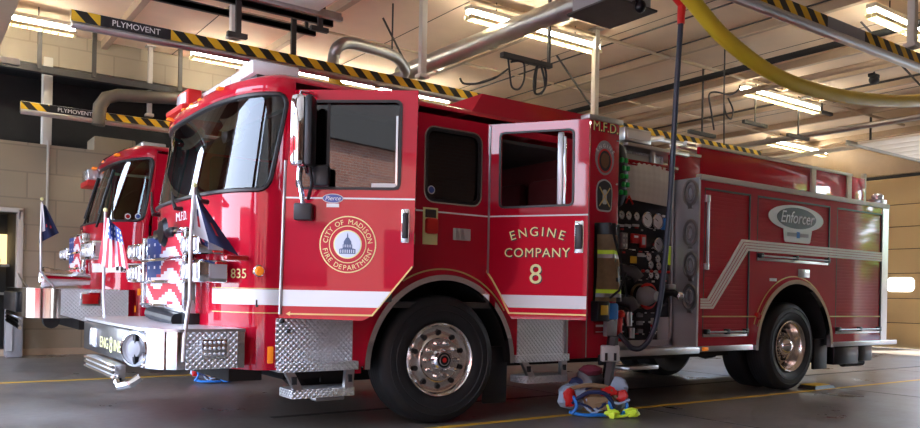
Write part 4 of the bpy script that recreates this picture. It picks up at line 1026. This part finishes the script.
MB().tube(m_redp, [P(651, 325, .30), P(655, 331, .30), P(653, 336, .30)], .012, 6).build('red_lever', pp)
for y_ in (313, 321, 329): gbox('drain_handle', 636, 641, y_, y_+4, m_grey, .03)
m_elb = simple('dark_grey_casting', (.06, .06, .065), .45)
# intake with big cap and discharge elbows
c = P(637, 296); q = MB().lathe(m_dark, [(.12, .02), (.12, -.08), (.10, -.12)], (c.x, PY, c.z), 'y', 24).lathe(m_coat, [(.13, -.02), (.13, -.05), (.11, -.055)], (c.x, PY, c.z), 'y', 24).lathe(m_redp, [(.14, -.14), (.135, -.16), (.11, -.17)], (c.x, PY, c.z), 'y', 24)
q.build('intake_flange', ENG)
o_ = P(650, 296, .22); q = MB().lathe(m_grey, [(.10, .0), (.105, -.02), (.10, -.07), (.06, -.16), (.05, -.19), (.0, -.19)], (P(644, 296, .2).x, .22, P(644, 296, .2).z), 'y', 24)
q.build('intake_cap', ENG)
for (px, py) in ((625, 272), (622, 302)):
    c = P(px, py, .2)
    MB().tube(m_elb, [(c.x-.08, PY, c.z+.02), (c.x-.04, .22, c.z+.02), (c.x+.06, .14, c.z), (c.x+.10, .10, c.z-.07)], [.06, .065, .065, .06], 16).lathe(m_satin, [(.07, -.01), (.075, .02), (.06, .03)], (c.x+.06, .16, c.z), 'y', 20).build('discharge_elbow', ENG)
MB().tube(m_dark, [P(662, 300, .32), P(668, 292, .15), P(674, 293, .08), P(679, 296, .05)], [.05, .045, .035, .03], 12).ell(m_chrome, tuple(P(680, 296, .04)), (.045, .04, .05), 12).box(m_satin, *[v for pr in zip(tuple(P(669, 287, .10)-Vector((.03, .02, .03))), tuple(P(669, 287, .10)+Vector((.09, .02, .03)))) for v in pr], .01).build('discharge_valve', ENG)
MB().box(m_lime, P(666, 246).x, P(668, 246).x, PY-.04, PY-.03, P(666, 265).z, P(666, 246).z).build('green_strip', ENG)
# things above the pump panel
MB().box(m_dia, 2.45, 3.40, .55, 1.6, 2.50, 2.66, .01).box(m_dia, 2.9, 3.45, .95, 1.9, 2.5, 2.9, .01).build('deck_box', ENG)
a = at(621, 127, 1, .5); b = at(647, 146, 1, .5)
MB().box(m_alu, a.x, b.x, .44, .62, b.z, a.z, .01).box(m_head, a.x+.03, b.x-.03, .432, .44, b.z+.03, a.z-.03).build('scene_light', ENG)
MB().cyl(m_alu, at(648, 140, 1, .5), at(662, 138, 1, .8), .03, n=10).box(m_alu, a.x, b.x+.6, .4, .8, b.z-.06, b.z-.02, .008).build('light_arm', ENG)
MB().box(m_satin, 2.5, 3.3, .50, .54, 2.52, 2.62, .01).box(m_alu, 2.6, 2.7, .46, .5, 2.5, 2.72, .01).box(m_alu, 3.1, 3.16, .46, .5, 2.5, 2.7, .01).build('deck_bracket', ENG)

# ---- body
BX0, BX1, BT, BB = 3.35, 7.34, 2.34, .54
acx, acz, arx, arz = 5.14, .52, .80, .80
outer = [(BX0, BB), (acx-arx, BB)] + circ(acx, acz, arx, 24, arz, 180, 0) + [(acx+arx, BB), (BX1, BB), (BX1, BT), (BX0, BT)]
h1 = [(3.42, .66), (4.24, .66), (4.24, 2.26), (3.42, 2.26)]; h2_ = [(4.37, 1.52), (5.90, 1.52), (5.90, 2.26), (4.37, 2.26)]; h3 = [(6.06, .66), (7.20, .66), (7.20, 2.26), (6.06, 2.26)]
q = MB().plate(m_red, [outer, h1, h2_, h3], .015, .03)
q.box(m_red, BX0, BX1, WID-.03, WID, BB, BT).box(m_red, BX1-.04, BX1, .03, WID-.03, BB, BT).box(m_red, BX0, BX1, .03, WID-.03, BT-.03, BT).box(m_dark, BX0+.05, 4.3, .12, 2.3, BB, BB+.03).box(m_dark, 6.0, BX1-.04, .12, 2.3, BB, BB+.03).box(m_dark, BX0+.05, BX1-.04, 1.2, 1.24, BB, BT-.03)
q.build('body', ENG)
def rdoor(h, nm):
    (x0, z0), (x1, z1) = h[0], h[2]
    o = MB().box(m_roll, x0, x1, .012, .03, z0, z1).build('roller_door', ENG)
    MB().box(m_black, x0, x0+.012, -.002, .012, z0, z1).box(m_black, x1-.02, x1, -.002, .012, z0, z1).box(m_black, x0, x1, -.002, .012, z1-.02, z1).build('door_seal', o)
    MB().box(m_alu, x0+.02, x1-.03, -.006, .012, z0, z0+.035, .004).build('bottom_rail', o)
    MB().cyl(m_satin, (x0+.04, -.03, z0+.055), (x1-.05, -.03, z0+.055), .011, n=8).box(m_black, x0+.03, x0+.09, -.04, .01, z0+.03, z0+.085, .006).box(m_black, (x0+x1)/2-.03, (x0+x1)/2+.03, -.04, .01, z0+.03, z0+.085, .006).box(m_black, x1-.10, x1-.04, -.04, .01, z0+.03, z0+.085, .006).build('lift_bar', o)
for h in (h1, h2_, h3): rdoor(h, '')
MB().box(m_alu, 3.44, 3.47, -.035, -.01, 1.42, 2.14, .008).box(m_lens, 3.41, 3.47, -.04, 0, 2.10, 2.18, .008).box(m_lens, 3.41, 3.47, -.04, 0, 1.38, 1.45, .008).build('grab_handle', ENG)
MB().box(m_steel, BX0-.02, BX1+.02, -.02, .05, BT-.005, BT+.055, .008).box(m_alu, BX0-.02, BX1+.02, .05, WID, BT-.005, BT+.01).build('top_rail', ENG)
MB().box(m_alu, 7.20, BX1+.015, -.008, .03, BB, BT).build('corner_trim', ENG)
MB().box(m_alu, BX0, acx-arx-.03, -.02, .02, .505, .565, .006).build('rub_rail', ENG); MB().box(m_alu, acx+arx+.03, 7.62, -.02, .02, .50, .56, .006).box(m_dia, 7.34, 7.62, 0, WID, .50, .555, .006).build('rub_rail', ENG)
arch(ENG, acx, .50, .76, .77, -.014, .05, m_chrome, t=.055)
arch(ENG, acx, .50, .84, .85, -.001, .014, m_gold, 'arch_pinstripe', 45, 160, .004)
q = MB().grid(m_dark, lambda u, v: (acx+.79*math.cos(math.pi*u), .03+v*.75, .52+.79*math.sin(math.pi*u)), 28, 2); q.build('wheel_well', ENG)
MB().box(m_black, acx+.56, acx+.86, .06, .10, .22, .60, .01).build('mud_flap', ENG)
q = MB()
for x0, x1 in ((3.41, 4.42), (5.92, 7.18)): MB().box(m_gold, x0, x1, -.004, .008, .875, .888).build('pinstripe', ENG)
# reflective stripe rising then running aft, with fine red lines
def band_(mb, x0, x1):
    for k in range(4): mb.box(m_cream, x0, x1, -.004, .010, 1.62+k*.032, 1.646+k*.032)
q = MB()
band_(q, 4.23, 7.20); band_(q, 7.2, 7.34)
q.plate(m_cream, [[(3.38, .965), (3.60, .965), (4.21, 1.62), (4.235, 1.62), (4.235, 1.744), (4.09, 1.744), (3.50, 1.075), (3.38, 1.075)]], .003, .012)
for k in range(1, 4):
    t = k/4; a = (3.38, .965+.11*t); b = (3.60-.10*t, .965+.11*t); c_ = (4.21-.12*t, 1.62+.124*t); d_ = (4.235, 1.62+.124*t)
    q.tube(m_red, [(x_, -.0035, z_) for x_, z_ in (a, b, c_, d_)], .0035, 4)
q.build('stripe', ENG)
# oval emblem
c = at(799, 220.5, 1, 0); cx, cz = c.x, c.z+.0
q = MB().plate(m_silverp, [circ(cx-.05, cz+.02, .58, 40, .155)], -.001, .006)
q.plate(m_silverp, [roundpoly([(cx-.33, cz-.10), (cx+.28, cz-.10), (cx+.24, cz-.27), (cx-.30, cz-.27)], .03)], -.002, .006)
q.plate(m_black, [circ(cx-.05, cz+.02, .41, 40, .125)], -.005, .006)
q.text(m_white, 'Enforcer', .20, lambda u, v, w_: (cx-.05+u*1.0, -.010-w_*.3, cz-.04+v), shear=.25, bold=.001)
q.box(m_grey, cx-.25, cx+.20, -.007, -.004, cz-.20, cz-.155).box(m_bblue, cx-.05, cx+.01, -.009, -.005, cz-.215, cz-.14); q.build('emblem', ENG)
a = at(798, 269, 1, 0); b = at(809, 278, 1, 0)
MB().box(m_alu, a.x, b.x, -.012, 0, b.z, a.z, .01).build('fuel_door', ENG)
p = at(773, 280, 1, 0); MB().box(m_white, p.x-.07, p.x+.07, -.004, 0, p.z-.015, p.z+.02).build('label_plate', ENG)
p = at(757, 315, 1, 0); MB().lathe(m_redp, [(.03, 0), (.032, -.02), (0, -.03)], (p.x, 0, p.z), 'y', 12).build('marker_lamp', ENG)
MB().box(m_amber, 3.40, 3.50, -.028, -.018, .515, .555, .004).build('reflector', ENG)
MB().box(m_blackg, 6.15, 6.75, .05, .5, .26, .50, .02).box(m_blackg, 6.85, 7.2, .1, .5, .28, .50, .02).cyl(m_dark, (6.8, .3, .24), (7.3, .3, .24), .05, n=10).build('under_body_box', ENG)
# body front panel with air bottle brackets
q = MB().box(m_panel, 3.325, 3.352, .0, .33, .56, 2.36); q.build('body_front', ENG)
for (px, py) in ((692, 193), (692, 233), (692, 265), (691, 297)):
    c = at(px, py, 0, 3.32)
    q = MB().tube(m_satin, [(3.295, c.y+.085*math.cos(a)*1.0, c.z+.13*math.sin(a)) for a in [2*math.pi*k/20 for k in range(20)]], .018, 6, closed=True)
    q.tube(m_grey, [(3.29, c.y+.04*math.cos(a), c.z+.07*math.sin(a)) for a in [2*math.pi*k/16 for k in range(16)]], .016, 6, closed=True).box(m_satin, 3.29, 3.32, c.y-.03, c.y+.03, c.z-.17, c.z-.11, .006).build('bottle_bracket', ENG)
# hose bed
HY = .45
q = MB().box(m_red, 3.90, 7.15, HY, HY+.04, 2.34, 2.82, .006).box(m_red, 3.40, 3.92, HY, HY+.04, 2.34, 2.70, .006).box(m_red, 7.15, 7.60, HY, HY+.04, 2.34, 2.82, .006).box(m_red, 3.40, 7.60, WID-HY, WID-HY+.04, 2.34, 2.82, .006).box(m_dred, 7.2, 7.3, HY+.04, WID-HY, 2.34, 2.75)
q.build('hose_bed', ENG)
q = MB()
for x in (6.24, 7.14): q.box(m_steel, x-.06, x+.05, HY-.03, HY, 2.36, 2.82, .006)
q.box(m_steel, 3.9, 7.2, HY-.035, HY+.05, 2.815, 2.85, .008).box(m_steel, 3.4, 3.9, HY-.03, HY+.05, 2.69, 2.72, .006); q.build('bed_rail', ENG)
q = MB().box(m_duct, 4.3, 7.0, 1.0, 1.3, 2.82, 2.88, .01)
q.cyl(m_alu, (3.95, .7, 2.90), (7.3, .7, 2.90), .03, n=8).cyl(m_alu, (3.95, .9, 2.90), (7.3, .9, 2.90), .03, n=8)
for k in range(9): q.cyl(m_alu, (4.1+k*.36, .7, 2.90), (4.1+k*.36, .9, 2.90), .016, n=6)
q.build('ladder', ENG)
q = MB().tube(m_coat, [(3.45+.05*math.sin(k), .8, 2.70+.03*k) for k in range(4)], .06, 8)
for k in range(4): q.tube(m_quilt, [(3.5, .7+.1*k, 2.72), (3.75, .7+.1*k, 2.78), (3.95, .75+.1*k, 2.74)], .05, 8)
q.build('hose_load', ENG)
MB().box(m_alu, 7.18, 7.36, .02, .2, 2.40, 2.47, .012).lathe(m_lens, [(.07, 0), (.075, .06), (.05, .09), (0, .095)], (7.27, .11, 2.46), 'z', 18).build('beacon', ENG)
MB().box(m_steel, 7.58, 7.64, HY, HY+.06, 2.4, 2.9, .01).build('bed_post', ENG)

# ---- rear cab block equipment
a = at(594, 303, 1, -.03); b = at(603, 319, 1, -.03)
tag(MB().box(m_black, a.x-.02, b.x+.02, -.10, -.004, b.z-.02, a.z+.02, .012).box(m_ylab, a.x+.02, b.x-.01, -.105, -.10, b.z+.04, a.z-.02, .002).build('radio_box', None), 'black handheld case with a yellow label beneath the hanging coat', 'case')
a = at(604.5, 303, 1, -.03); b = at(613.5, 319.5, 1, -.03)
tag(MB().box(m_bblue, a.x, b.x, -.10, -.004, b.z, a.z, .02).box(m_grey, a.x+.01, b.x-.01, -.06, -.004, b.z-.16, b.z-.01, .01).build('charger_plug', None), 'bright blue plug on a grey holder right of the yellow labelled case', 'plug')
a = at(598, 322, 1, 0); b = at(607, 332, 1, 0)
MB().box(m_dred, 1.80, 1.98, -.008, 0, b.z-.02, a.z+.02, .004).box(m_silverp, 1.82, 1.95, -.010, -.006, b.z+.05, b.z+.07).box(m_silverp, 1.82, 1.95, -.010, -.006, b.z, b.z+.006).build('access_door', ENG)
MB().box(m_satin, 2.0, 2.05, -.02, 0, .60, .86, .006).box(m_satin, 2.06, 2.10, -.02, 0, .55, .88, .006).build('latch', ENG)
MB().box(m_black, 1.86, 1.93, -.04, 0, .42, .52, .01).build('hanging_strap', ENG)
# hanging red and chrome couplings near the hose end
MB().tube(m_redp, [P(620, 318, .0), P(619, 330, .0), P(621, 340, .02)], .03, 10).cyl(m_satin, P(628, 312, .1), P(628, 326, .1), .04, n=12).cyl(m_satin, P(631, 328, .1), P(631, 338, .1), .035, n=12).ell(m_redp, tuple(P(621, 314, .0)), (.05, .04, .04), 10).build('air_coupling', ENG)

# hanging turnout coat (thing)
ct = thing('turnout_coat', (1.93, -.05, 1.1), 'tan and black turnout coat with lime bands hanging behind the crew door', 'coat')
def coat(u, v):
    x = 1.80+u*(.34-.10*v)-.02; y = -.03-.13*math.sin(math.pi*min(1, max(0, u)))*(1-.35*v)-.02*math.sin(u*14+v*3); z = 1.03+v*.74
    return (x-1.93, y+.05, z-1.1)
MB().grid(m_coat, coat, 18, 20, lambda i, j: m_lime if j in (2, 12) else (m_satin if j in (1, 11) else (m_black if j > 16 or (i > 13 and j < 9) or (i in (8, 9) and j % 5 == 0) else m_coat))).grid(m_black, lambda u, v: (1.78+u*.34-1.93, .045, 1.03+v*.74-1.1), 2, 2).build('coat_body', ct, 60)
MB().tube(m_black, [(-.10, -.12, .64), (-.02, -.16, .35), (.06, -.15, .12), (.13, -.12, -.02)], .014, 6).tube(m_black, [(.10, -.13, .2), (-.02, -.16, .03), (-.1, -.12, -.04)], .012, 6).build('strap', ct)
hm = thing('green_harness', tuple(P(623, 175, .1)), 'green and black webbing bundle hanging beside the speedlay cover', 'webbing')
q = MB().ell(m_black, (0, .05, 0), (.11, .07, .32), 14)
random.seed(5)
for k in range(5):
    for j in range(2): q.box(m_green, -.05+j*.06+(k%2)*.02, -.015+j*.06+(k%2)*.02, -.03-.01*(k in (1,2,3)), .01, -.20+k*.08, -.15+k*.08, .012)
q.build('net', hm)

# ---- second engine (taller nose, closed doors)
OX, OY = .10, 4.70
E2 = thing('fire_engine', (OX, OY, 0), 'second red fire engine behind on the left, with a dark steel bumper and closed doors', 'fire engine', 'fire engines')
CT[0] = Matrix.Translation((-OX, -OY, 0))
cab2 = Cab(OX, OY, [(.6, (-1.20, -1.72, 0)), (1.85, (-1.20, -1.72, 0)), (1.90, (-1.18, -1.66, 0)), (2.66, (-1.10, -1.45, .04)), (2.70, (-1.1, -1.52, .03)), (2.8, (-1.1, -1.45, .05)), (3.0, (-1.1, -1.42, .05))], 2.3, 2.0)
shell(E2, cab2, .62, 1.88, 2.66, 2.80, .16, .10)
roof(E2, cab2, 2.66, 2.80, 2.1)
def Y2(y): return OY+y
ar2 = [(OX-1.20, .62)] + [(OX+a, b) for a, b in archpts(.07, .62, .73, .66)] + [(OX+2.1, .62), (OX+2.1, 2.72), (OX-1.12, 2.72)]
wn2 = [rrect(OX-1.0, OX-.35, 1.95, 2.62, .06), rrect(OX-.13, OX+.42, 1.95, 2.62, .08), rrect(OX+.6, OX+1.4, 1.95, 2.62, .06)]
MB().plate(m_red, [ar2]+wn2, OY+.02, .04).box(m_red, OX-1.1, OX+2.1, OY+WID-.04, OY+WID, .62, 2.72).box(m_red, OX+2.05, OX+2.1, OY+.04, OY+WID-.04, .62, 2.72).build('side_panel', E2)
q = MB()
for w_ in wn2: q.plate(m_glassd, [w_], OY+.02, .005)
q.build('window', E2)
q = MB().box(m_int, OX-1.3, OX+2, OY+.06, OY+WID-.06, 1.0, 1.05).box(m_int, OX-1.45, OX-1.0, OY+.2, OY+WID-.2, 1.5, 1.85, .05).box(m_int, OX+1.9, OX+2.0, OY+.05, OY+WID-.05, 1, 2.7); q.build('cabin_lining', E2)
for yy in (.5, 1.9): MB().box(m_int, OX-.7, OX-.2, Y2(yy)-.25, Y2(yy)+.25, 1.3, 1.45, .05).box(m_int, OX-.3, OX-.18, Y2(yy)-.25, Y2(yy)+.25, 1.4, 2.3, .05).build('seat', E2)
q = MB(); cab2.band(q, m_white, .02, 1.2, 1.25, 1.36, .004); cab2.band(q, m_white, math.pi-1.2, math.pi-.02, 1.25, 1.36, .004); q.box(m_white, OX-1.2, OX+2.1, OY-.004, OY, 1.25, 1.36); q.build('stripe', E2)
arch(E2, OX+.07, .62, .69, .65, OY-.012, .045, m_chrome, t=.05)
MB().grid(m_dark, lambda u, v: (OX+.07+.72*math.cos(math.pi*u), OY+.04+v*.75, .5+.72*math.sin(math.pi*u)), 20, 2).build('wheel_well', E2)
# bumper
hb2 = [(OX-1.35, OY-.02), (OX-2.17, OY-.02)] + [(OX-2.17-.32*math.sin(math.radians(a)), OY+.33-.35*math.cos(math.radians(a))) for a in range(10, 91, 10)] + [(OX-2.52, OY+1.22)]
fb2 = hb2 + [(x, 2*OY+WID-y) for x, y in hb2[::-1][1:]]
q = MB(); prism_z(q, m_dchrome, fb2, .70, 1.04, m_dia); q.build('bumper', E2)
q = MB().add(m_dia, [(OX-2.15, OY-.03, .74), (OX-2.15, OY-.03, 1.035), (OX-1.42, OY-.03, 1.035), (OX-1.42, OY-.03, .58), (OX-1.62, OY-.03, .58), (OX-2.15, OY+.0, .74), (OX-2.15, OY+.0, 1.035), (OX-1.42, OY+.0, 1.035), (OX-1.42, OY+.0, .58), (OX-1.62, OY+.0, .58)],
     [[0, 1, 2, 3, 4], [5, 9, 8, 7, 6], [0, 5, 6, 1], [1, 6, 7, 2], [2, 7, 8, 3], [3, 8, 9, 4], [4, 9, 5, 0]]); q.build('bumper_side', E2)
a = at(82, 294, 1, OY-.03); b = at(98, 304, 1, OY-.03); MB().box(m_chrome, a.x-.02, b.x+.02, OY-.05, OY-.03, b.z-.02, a.z+.02, .006).box(m_rlens, a.x, b.x, OY-.06, OY-.05, b.z, a.z, .006).build('warning_light', E2)
MB().box(m_blackg, OX-2.54, OX-2.46, OY+.6, OY+1.9, .75, .99, .01).build('bumper_panel', E2)
MB().cyl(m_dark, (OX-2.2, OY+.28, .66), (OX-2.2, OY+.36, .66), .09, n=16).build('tow_eye', E2)
q = MB()
for k in range(3): q.cyl(m_chrome, (OX-2.5, OY+.5, .66-.045*k), (OX-2.5, OY+1.9, .70-.045*k), .022, n=8)
q.build('grab_bar', E2)
MB().lathe(m_chrome, [(.12, 0), (.13, -.06), (.11, -.09), (.05, -.06), (0, -.10)], (OX-2.2, OY+.55, 1.17), 'x', 20).cyl(m_chrome, (OX-1.75, OY+.55, 1.16), (OX-2.25, OY+.55, 1.17), .07, .12, 18).build('siren', E2)
# headlamps and grille of the second engine
def lamp2(y0, y1, z0, z1):
    o = MB().box(m_chrome, OX-1.82, OX-1.50, y0, y1, z0, z1, .02).box(m_head, OX-1.83, OX-1.80, y0+.03, y1-.03, z0+.03, z1-.03, .006).box(m_lens, OX-1.78, OX-1.52, y0-.006, y0, z0+.03, z1-.03).build('headlamp', E2)
    for k in (.28, .72): MB().ell(m_lens, (OX-1.83, y0+(y1-y0)*k, (z0+z1)/2), (.02, .06, .06), 12).build('lens', o)
lamp2(OY+.06, OY+.76, 1.40, 1.62); lamp2(OY+1.84, OY+2.36, 1.42, 1.60); lamp2(OY+.10, OY+.56, 1.64, 1.78) if False else None
q = MB().box(m_chrome, OX-1.80, OX-1.66, OY+.80, OY+1.70, 1.10, 1.75, .02); g2 = q.build('grille', E2)
MB().grid(m_fblue, lambda u, v: (OX-1.806, OY+1.67-u*.84, 1.14+v*.57), 24, 24, flagcol).build('painted_flag', g2)
for zz in (1.3, 1.5): MB().box(m_chrome, OX-1.83, OX-1.80, OY+.78, OY+1.72, zz-.014, zz+.014, .006).build('grille_bar', g2)
q = MB()
for k in range(5): q.box(m_dksteel, OX-1.56+k*.05, OX-1.53+k*.05, OY-.01, OY+.0, 1.27, 1.34)
a = cab2
for k in range(5):
    for j in range(4): p = cab2.pt(.32+k*.05, 1.265+j*.024, .012); q.box(m_dksteel, p.x-.008, p.x+.008, p.y-.008, p.y+.008, p.z-.007, p.z+.007)
q.build('vent_louvre', E2)
for px, py in ((127, 296), (122, 313)): p = at(px+12, py-4, 1, OY); MB().box(m_amber, p.x-.02, p.x+.02, OY-.012, OY, p.z-.04, p.z+.04, .005).build('reflector', E2)
for yy in (.35, 1.3): MB().tube(m_black, [cab2.pt(math.pi/2, 1.80, .02)+Vector((.02, yy-1.22, 0)), cab2.pt(math.pi/2, 1.95, .05)+Vector((.04, yy-1.1, 0)), cab2.pt(math.pi/2, 2.35, .03)+Vector((.03, yy-.9, 0))], .014, 6).tube(m_black, [cab2.pt(math.pi/2, 1.98, .04)+Vector((.03, yy-1.0, 0)), cab2.pt(math.pi/2, 2.55, .03)+Vector((.03, yy-.95, 0))], .018, 6).build('wiper', E2)
MB().box(m_lens, OX-1.55, OX-1.35, OY+1.95, OY+2.35, 2.56, 2.72, .02).box(m_redp, OX-1.56, OX-1.3, OY+1.9, OY+2.4, 2.48, 2.56, .01).build('corner_light', E2)
MB().box(m_lens, OX-1.2, OX-.9, OY+.4, OY+2.0, 2.84, 2.92, .02).build('light_bar', E2)
for yy in (.5, 1.22, 1.9): MB().box(m_amber, OX-1.50, OX-1.44, OY+yy-.05, OY+yy+.05, 2.71, 2.74, .008).build('clearance_lamp', E2)
for px, m_ in ((131, m_rlens), (141, m_bluev)):
    p = at(px, 217, 1, OY+.1); MB().lathe(m_fwhite, [(.035, 0), (.035, -.004), (0, -.004)], (p.x-.05, OY+.04, p.z), 'y', 16).lathe(m_, [(.025, -.005), (0, -.006)], (p.x-.05, OY+.04, p.z), 'y', 16).build('window_sticker', E2)
MB().box(m_dark, OX-1.5, OX+7.2, OY+.7, OY+1.7, .5, .8).box(m_dark, OX-1.9, OX-1.3, OY+.3, OY+2.1, .55, .75).build('chassis', E2)
MB().box(m_red, OX+3.3, OX+7.3, OY, OY+WID, .62, 2.3, .01).box(m_dark, OX+2.1, OX+3.3, OY+.3, OY+WID-.3, .55, 2.3).box(m_alu, OX+3.28, OX+7.32, OY-.02, OY+WID+.02, 2.3, 2.36, .006).build('body', E2)
q = MB(); q.box(m_white, OX+3.3, OX+7.3, OY-.006, OY, 1.62, 1.74); q.build('stripe', E2)
wheel(E2, OX+.055, OY, False, 0, 1); wheel(E2, OX+.055, OY+WID, False, 0, -1); wheel(E2, OX+5.12, OY-.02, True, 0, 1, .525, .29); wheel(E2, OX+5.12, OY+WID+.02, True, 0, -1, .525, .29)
fq = MB().tube(m_satin, [at(57, 292, 1, OY), at(52, 284, 1, OY), at(44, 276, 1, OY), at(41, 270, 1, OY), at(41, 235, 1, OY), at(42, 202, 1, OY)], .012, 8).ell(m_gold2, tuple(at(42, 199, 1, OY)), .02, 8).build('flag_pole', E2)
def f3(u, v):
    x0, y0_ = 42-(1-v)*3, 203+(1-v)*40; x1, y1_ = 46+(1-v)*13, 206+(1-v)*27
    return at(x0+(x1-x0)*u, y0_+(y1_-y0_)*u, 1, OY+.03*math.sin(u*8+v*3))
cloth('flag', fq, f3, 12, 12, lambda i, j: m_fwhite if i in (1, 2, 3) and j > 2 else (m_fred if (i, j) in ((2, 5), (8, 3), (5, 4)) else m_blue))
MB().tube(m_satin, [at(28, 287, 0, OX-2.2), at(21, 279, 0, OX-2.2), at(16.5, 270, 0, OX-2.2), at(17, 240, 0, OX-2.2), at(20, 212, 0, OX-2.2)], .012, 8).build('flag_pole', E2)
CT[0] = None

# ---- loose things on the floor
m_maroon = simple('maroon_cloth', (.16, .02, .04), .9)
def gearpile(x, y, s_, lab, rz=0, tall=True):
    r = thing('scba_pack', (x, y, 0), lab, 'breathing apparatus', 'harness piles on the floor', rz)
    def blob(m, c, rad, seed, n=16, amp=.22):
        random.seed(seed); ph = [random.uniform(0, 6.28) for _ in range(6)]; vs = []; fs = []; h = n//2
        for i in range(h+1):
            a = math.pi*i/h
            for k in range(n):
                b = 2*math.pi*k/n; f = 1+amp*(math.sin(3*b+ph[0]+2*a)*.5+math.sin(5*a+ph[1]+b)*.4+math.sin(7*b+ph[2])*.25)*math.sin(a)
                z = c[2]+rad[2]*math.cos(a)*f
                vs.append((c[0]+rad[0]*math.sin(a)*math.cos(b)*f, c[1]+rad[1]*math.sin(a)*math.sin(b)*f, max(.004, z)))
        for i in range(h):
            for k in range(n): fs.append([i*n+k, i*n+(k+1) % n, (i+1)*n+(k+1) % n, (i+1)*n+k])
        return MB().add(m, [tuple(v_*s_ for v_ in v) for v in vs], fs)
    blob(m_coat, (.02, -.04, .12), (.15, .12, .11), 1).box(m_coat, -.09*s_, .11*s_, -.17*s_, -.06*s_, .05*s_, .16*s_, .02*s_).build('pouch', r)
    blob(m_greyblue, (-.16, .0, .14), (.15, .10, .11), 2).build('pack_cloth', r)
    blob(m_greyblue, (.17, .04, .16), (.10, .09, .14), 3).build('pack_cloth', r)
    blob(m_blue, (-.10, .04, .20), (.12, .10, .10), 4).build('pack_lining', r)
    T = lambda m, pts, w_, nm: MB().tube(m, [tuple(v_*s_ for v_ in p_) for p_ in bez([Vector(q_) for q_ in pts], 4)], w_*s_, 6).build(nm, r)
    T(m_coat, [(-.22, -.06, .20), (-.10, -.12, .24), (.06, -.14, .23), (.14, -.12, .15)], .018, 'strap')
    T(m_blue, [(-.20, -.10, .10), (-.08, -.16, .19), (.05, -.18, .18), (.12, -.16, .08)], .018, 'strap')
    T(m_bblue, [(-.22, -.12, .03), (-.12, -.19, .02), (.0, -.20, .025), (.09, -.16, .02)], .014, 'strap')
    T(m_bblue, [(.09, -.12, .18), (.08, -.18, .10), (.13, -.19, .03), (.2, -.17, .03)], .013, 'strap')
    T(m_bblue, [(.19, -.10, .17), (.22, -.15, .09), (.17, -.19, .03)], .013, 'strap')
    T(m_bblue, [(-.19, -.10, .15), (-.17, -.15, .08), (-.21, -.15, .02)], .013, 'strap')
    for kk in range(9):
        random.seed(40+kk); a0 = random.uniform(-.2, .1); T(random.choice((m_black, m_blue, m_bblue, m_greyblue, m_coat)), [(a0, -.13+random.uniform(-.03, .03), random.uniform(.05, .2)), (a0+.08, -.17, random.uniform(.03, .12)), (a0+.17, -.15, random.uniform(.03, .2))], .010, 'strap')
    blob(m_redp, (-.22, -.10, .14), (.045, .02, .07), 5, amp=.5).build('pad', r)
    blob(m_redp, (.07, -.14, .20), (.06, .02, .04), 6, amp=.5).build('pad', r)
    blob(m_redp, (.19, -.12, .16), (.04, .02, .05), 7, amp=.5).build('pad', r)
    if tall:
        blob(m_lime, (.10, -.21, .035), (.055, .04, .035), 11, amp=.5).build('lime_cuff', r); blob(m_lime, (.25, -.18, .045), (.055, .035, .035), 12, amp=.5).build('lime_cuff', r); T(m_lime, [(.06, -.18, .10), (.08, -.22, .05), (.16, -.22, .02), (.24, -.2, .04)], .010, 'lime_strap')
        blob(m_black, (-.04, .03, .28), (.11, .09, .10), 8).build('mask', r)
        blob(m_maroon, (-.04, -.02, .35), (.09, .06, .045), 9).build('mask_lining', r)
        T(m_black, [(.09, .02, .22), (.11, .02, .40), (.13, .0, .62)], .045, 'regulator_hose')
        MB().box(m_silverp, .03*s_, .18*s_, -.04*s_, .02*s_, .42*s_, .55*s_, .015*s_).box(m_black, .06*s_, .08*s_, -.05*s_, -.03*s_, .43*s_, .49*s_).box(m_black, .13*s_, .15*s_, -.05*s_, -.03*s_, .43*s_, .49*s_).build('bracket', r)
    return r
gearpile(1.62, -.22, 1.15, 'tan and blue breathing harness with red pads and lime strap below the crew door', math.radians(-35.5))
gearpile(-.55, 3.7, 1.0, 'small dark harness with bright blue straps, half hidden under the front of the near engine', math.radians(-35.5), False)
# wheel chock
ch = thing('wheel_chock', (5.62, -.02, 0), 'flat yellow and black wheel chock behind the rear wheel', 'wheel chock', None)
MB().add(m_black, [(-.22, -.12, 0), (.26, -.12, 0), (.26, .12, 0), (-.22, .12, 0), (-.18, -.10, .045), (.18, -.10, .045), (.18, .10, .045), (-.18, .10, .045)], [[0, 3, 2, 1], [4, 5, 6, 7], [0, 1, 5, 4], [1, 2, 6, 5], [2, 3, 7, 6], [3, 0, 4, 7]]).build('base', ch)
MB().box(m_ylab, -.17, .14, -.095, .095, .044, .055, .004).build('tread_pad', ch)
# items by the doorway on the left
tag(MB().box(m_grey, -2.28, -2.06, 7.9, 8.2, 0, .72, .02).box(m_silverp, -2.29, -2.20, 7.88, 7.9, .1, .66).build('floor_cabinet'), 'slim grey cabinet on the floor by the doorway at far left', 'cabinet')
sh = thing('corridor_shelf', (-2.6, 10.2, 0), 'shelf with folded items in the lit room beyond the left doorway', 'shelf')
MB().box(m_steel, -.7, .6, -.25, .2, 1.38, 1.42).box(m_steel, -.7, .6, -.25, .2, .9, .94).build('board', sh)
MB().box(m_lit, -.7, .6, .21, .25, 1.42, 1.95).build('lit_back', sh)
for k, (x, w_, h_, m_) in enumerate(((-.2, .2, .12, m_coat), (.05, .18, .16, m_greyblue), (.27, .15, .10, m_bblue))):
    tag(MB().box(m_, -2.6+x, -2.6+x+w_, 9.98, 10.18, 1.425, 1.425+h_, .02).build('folded_item'), ('tan', 'pale blue', 'bright blue')[k]+' folded item on the lit shelf beyond the left doorway', 'item', 'folded items on the shelf')
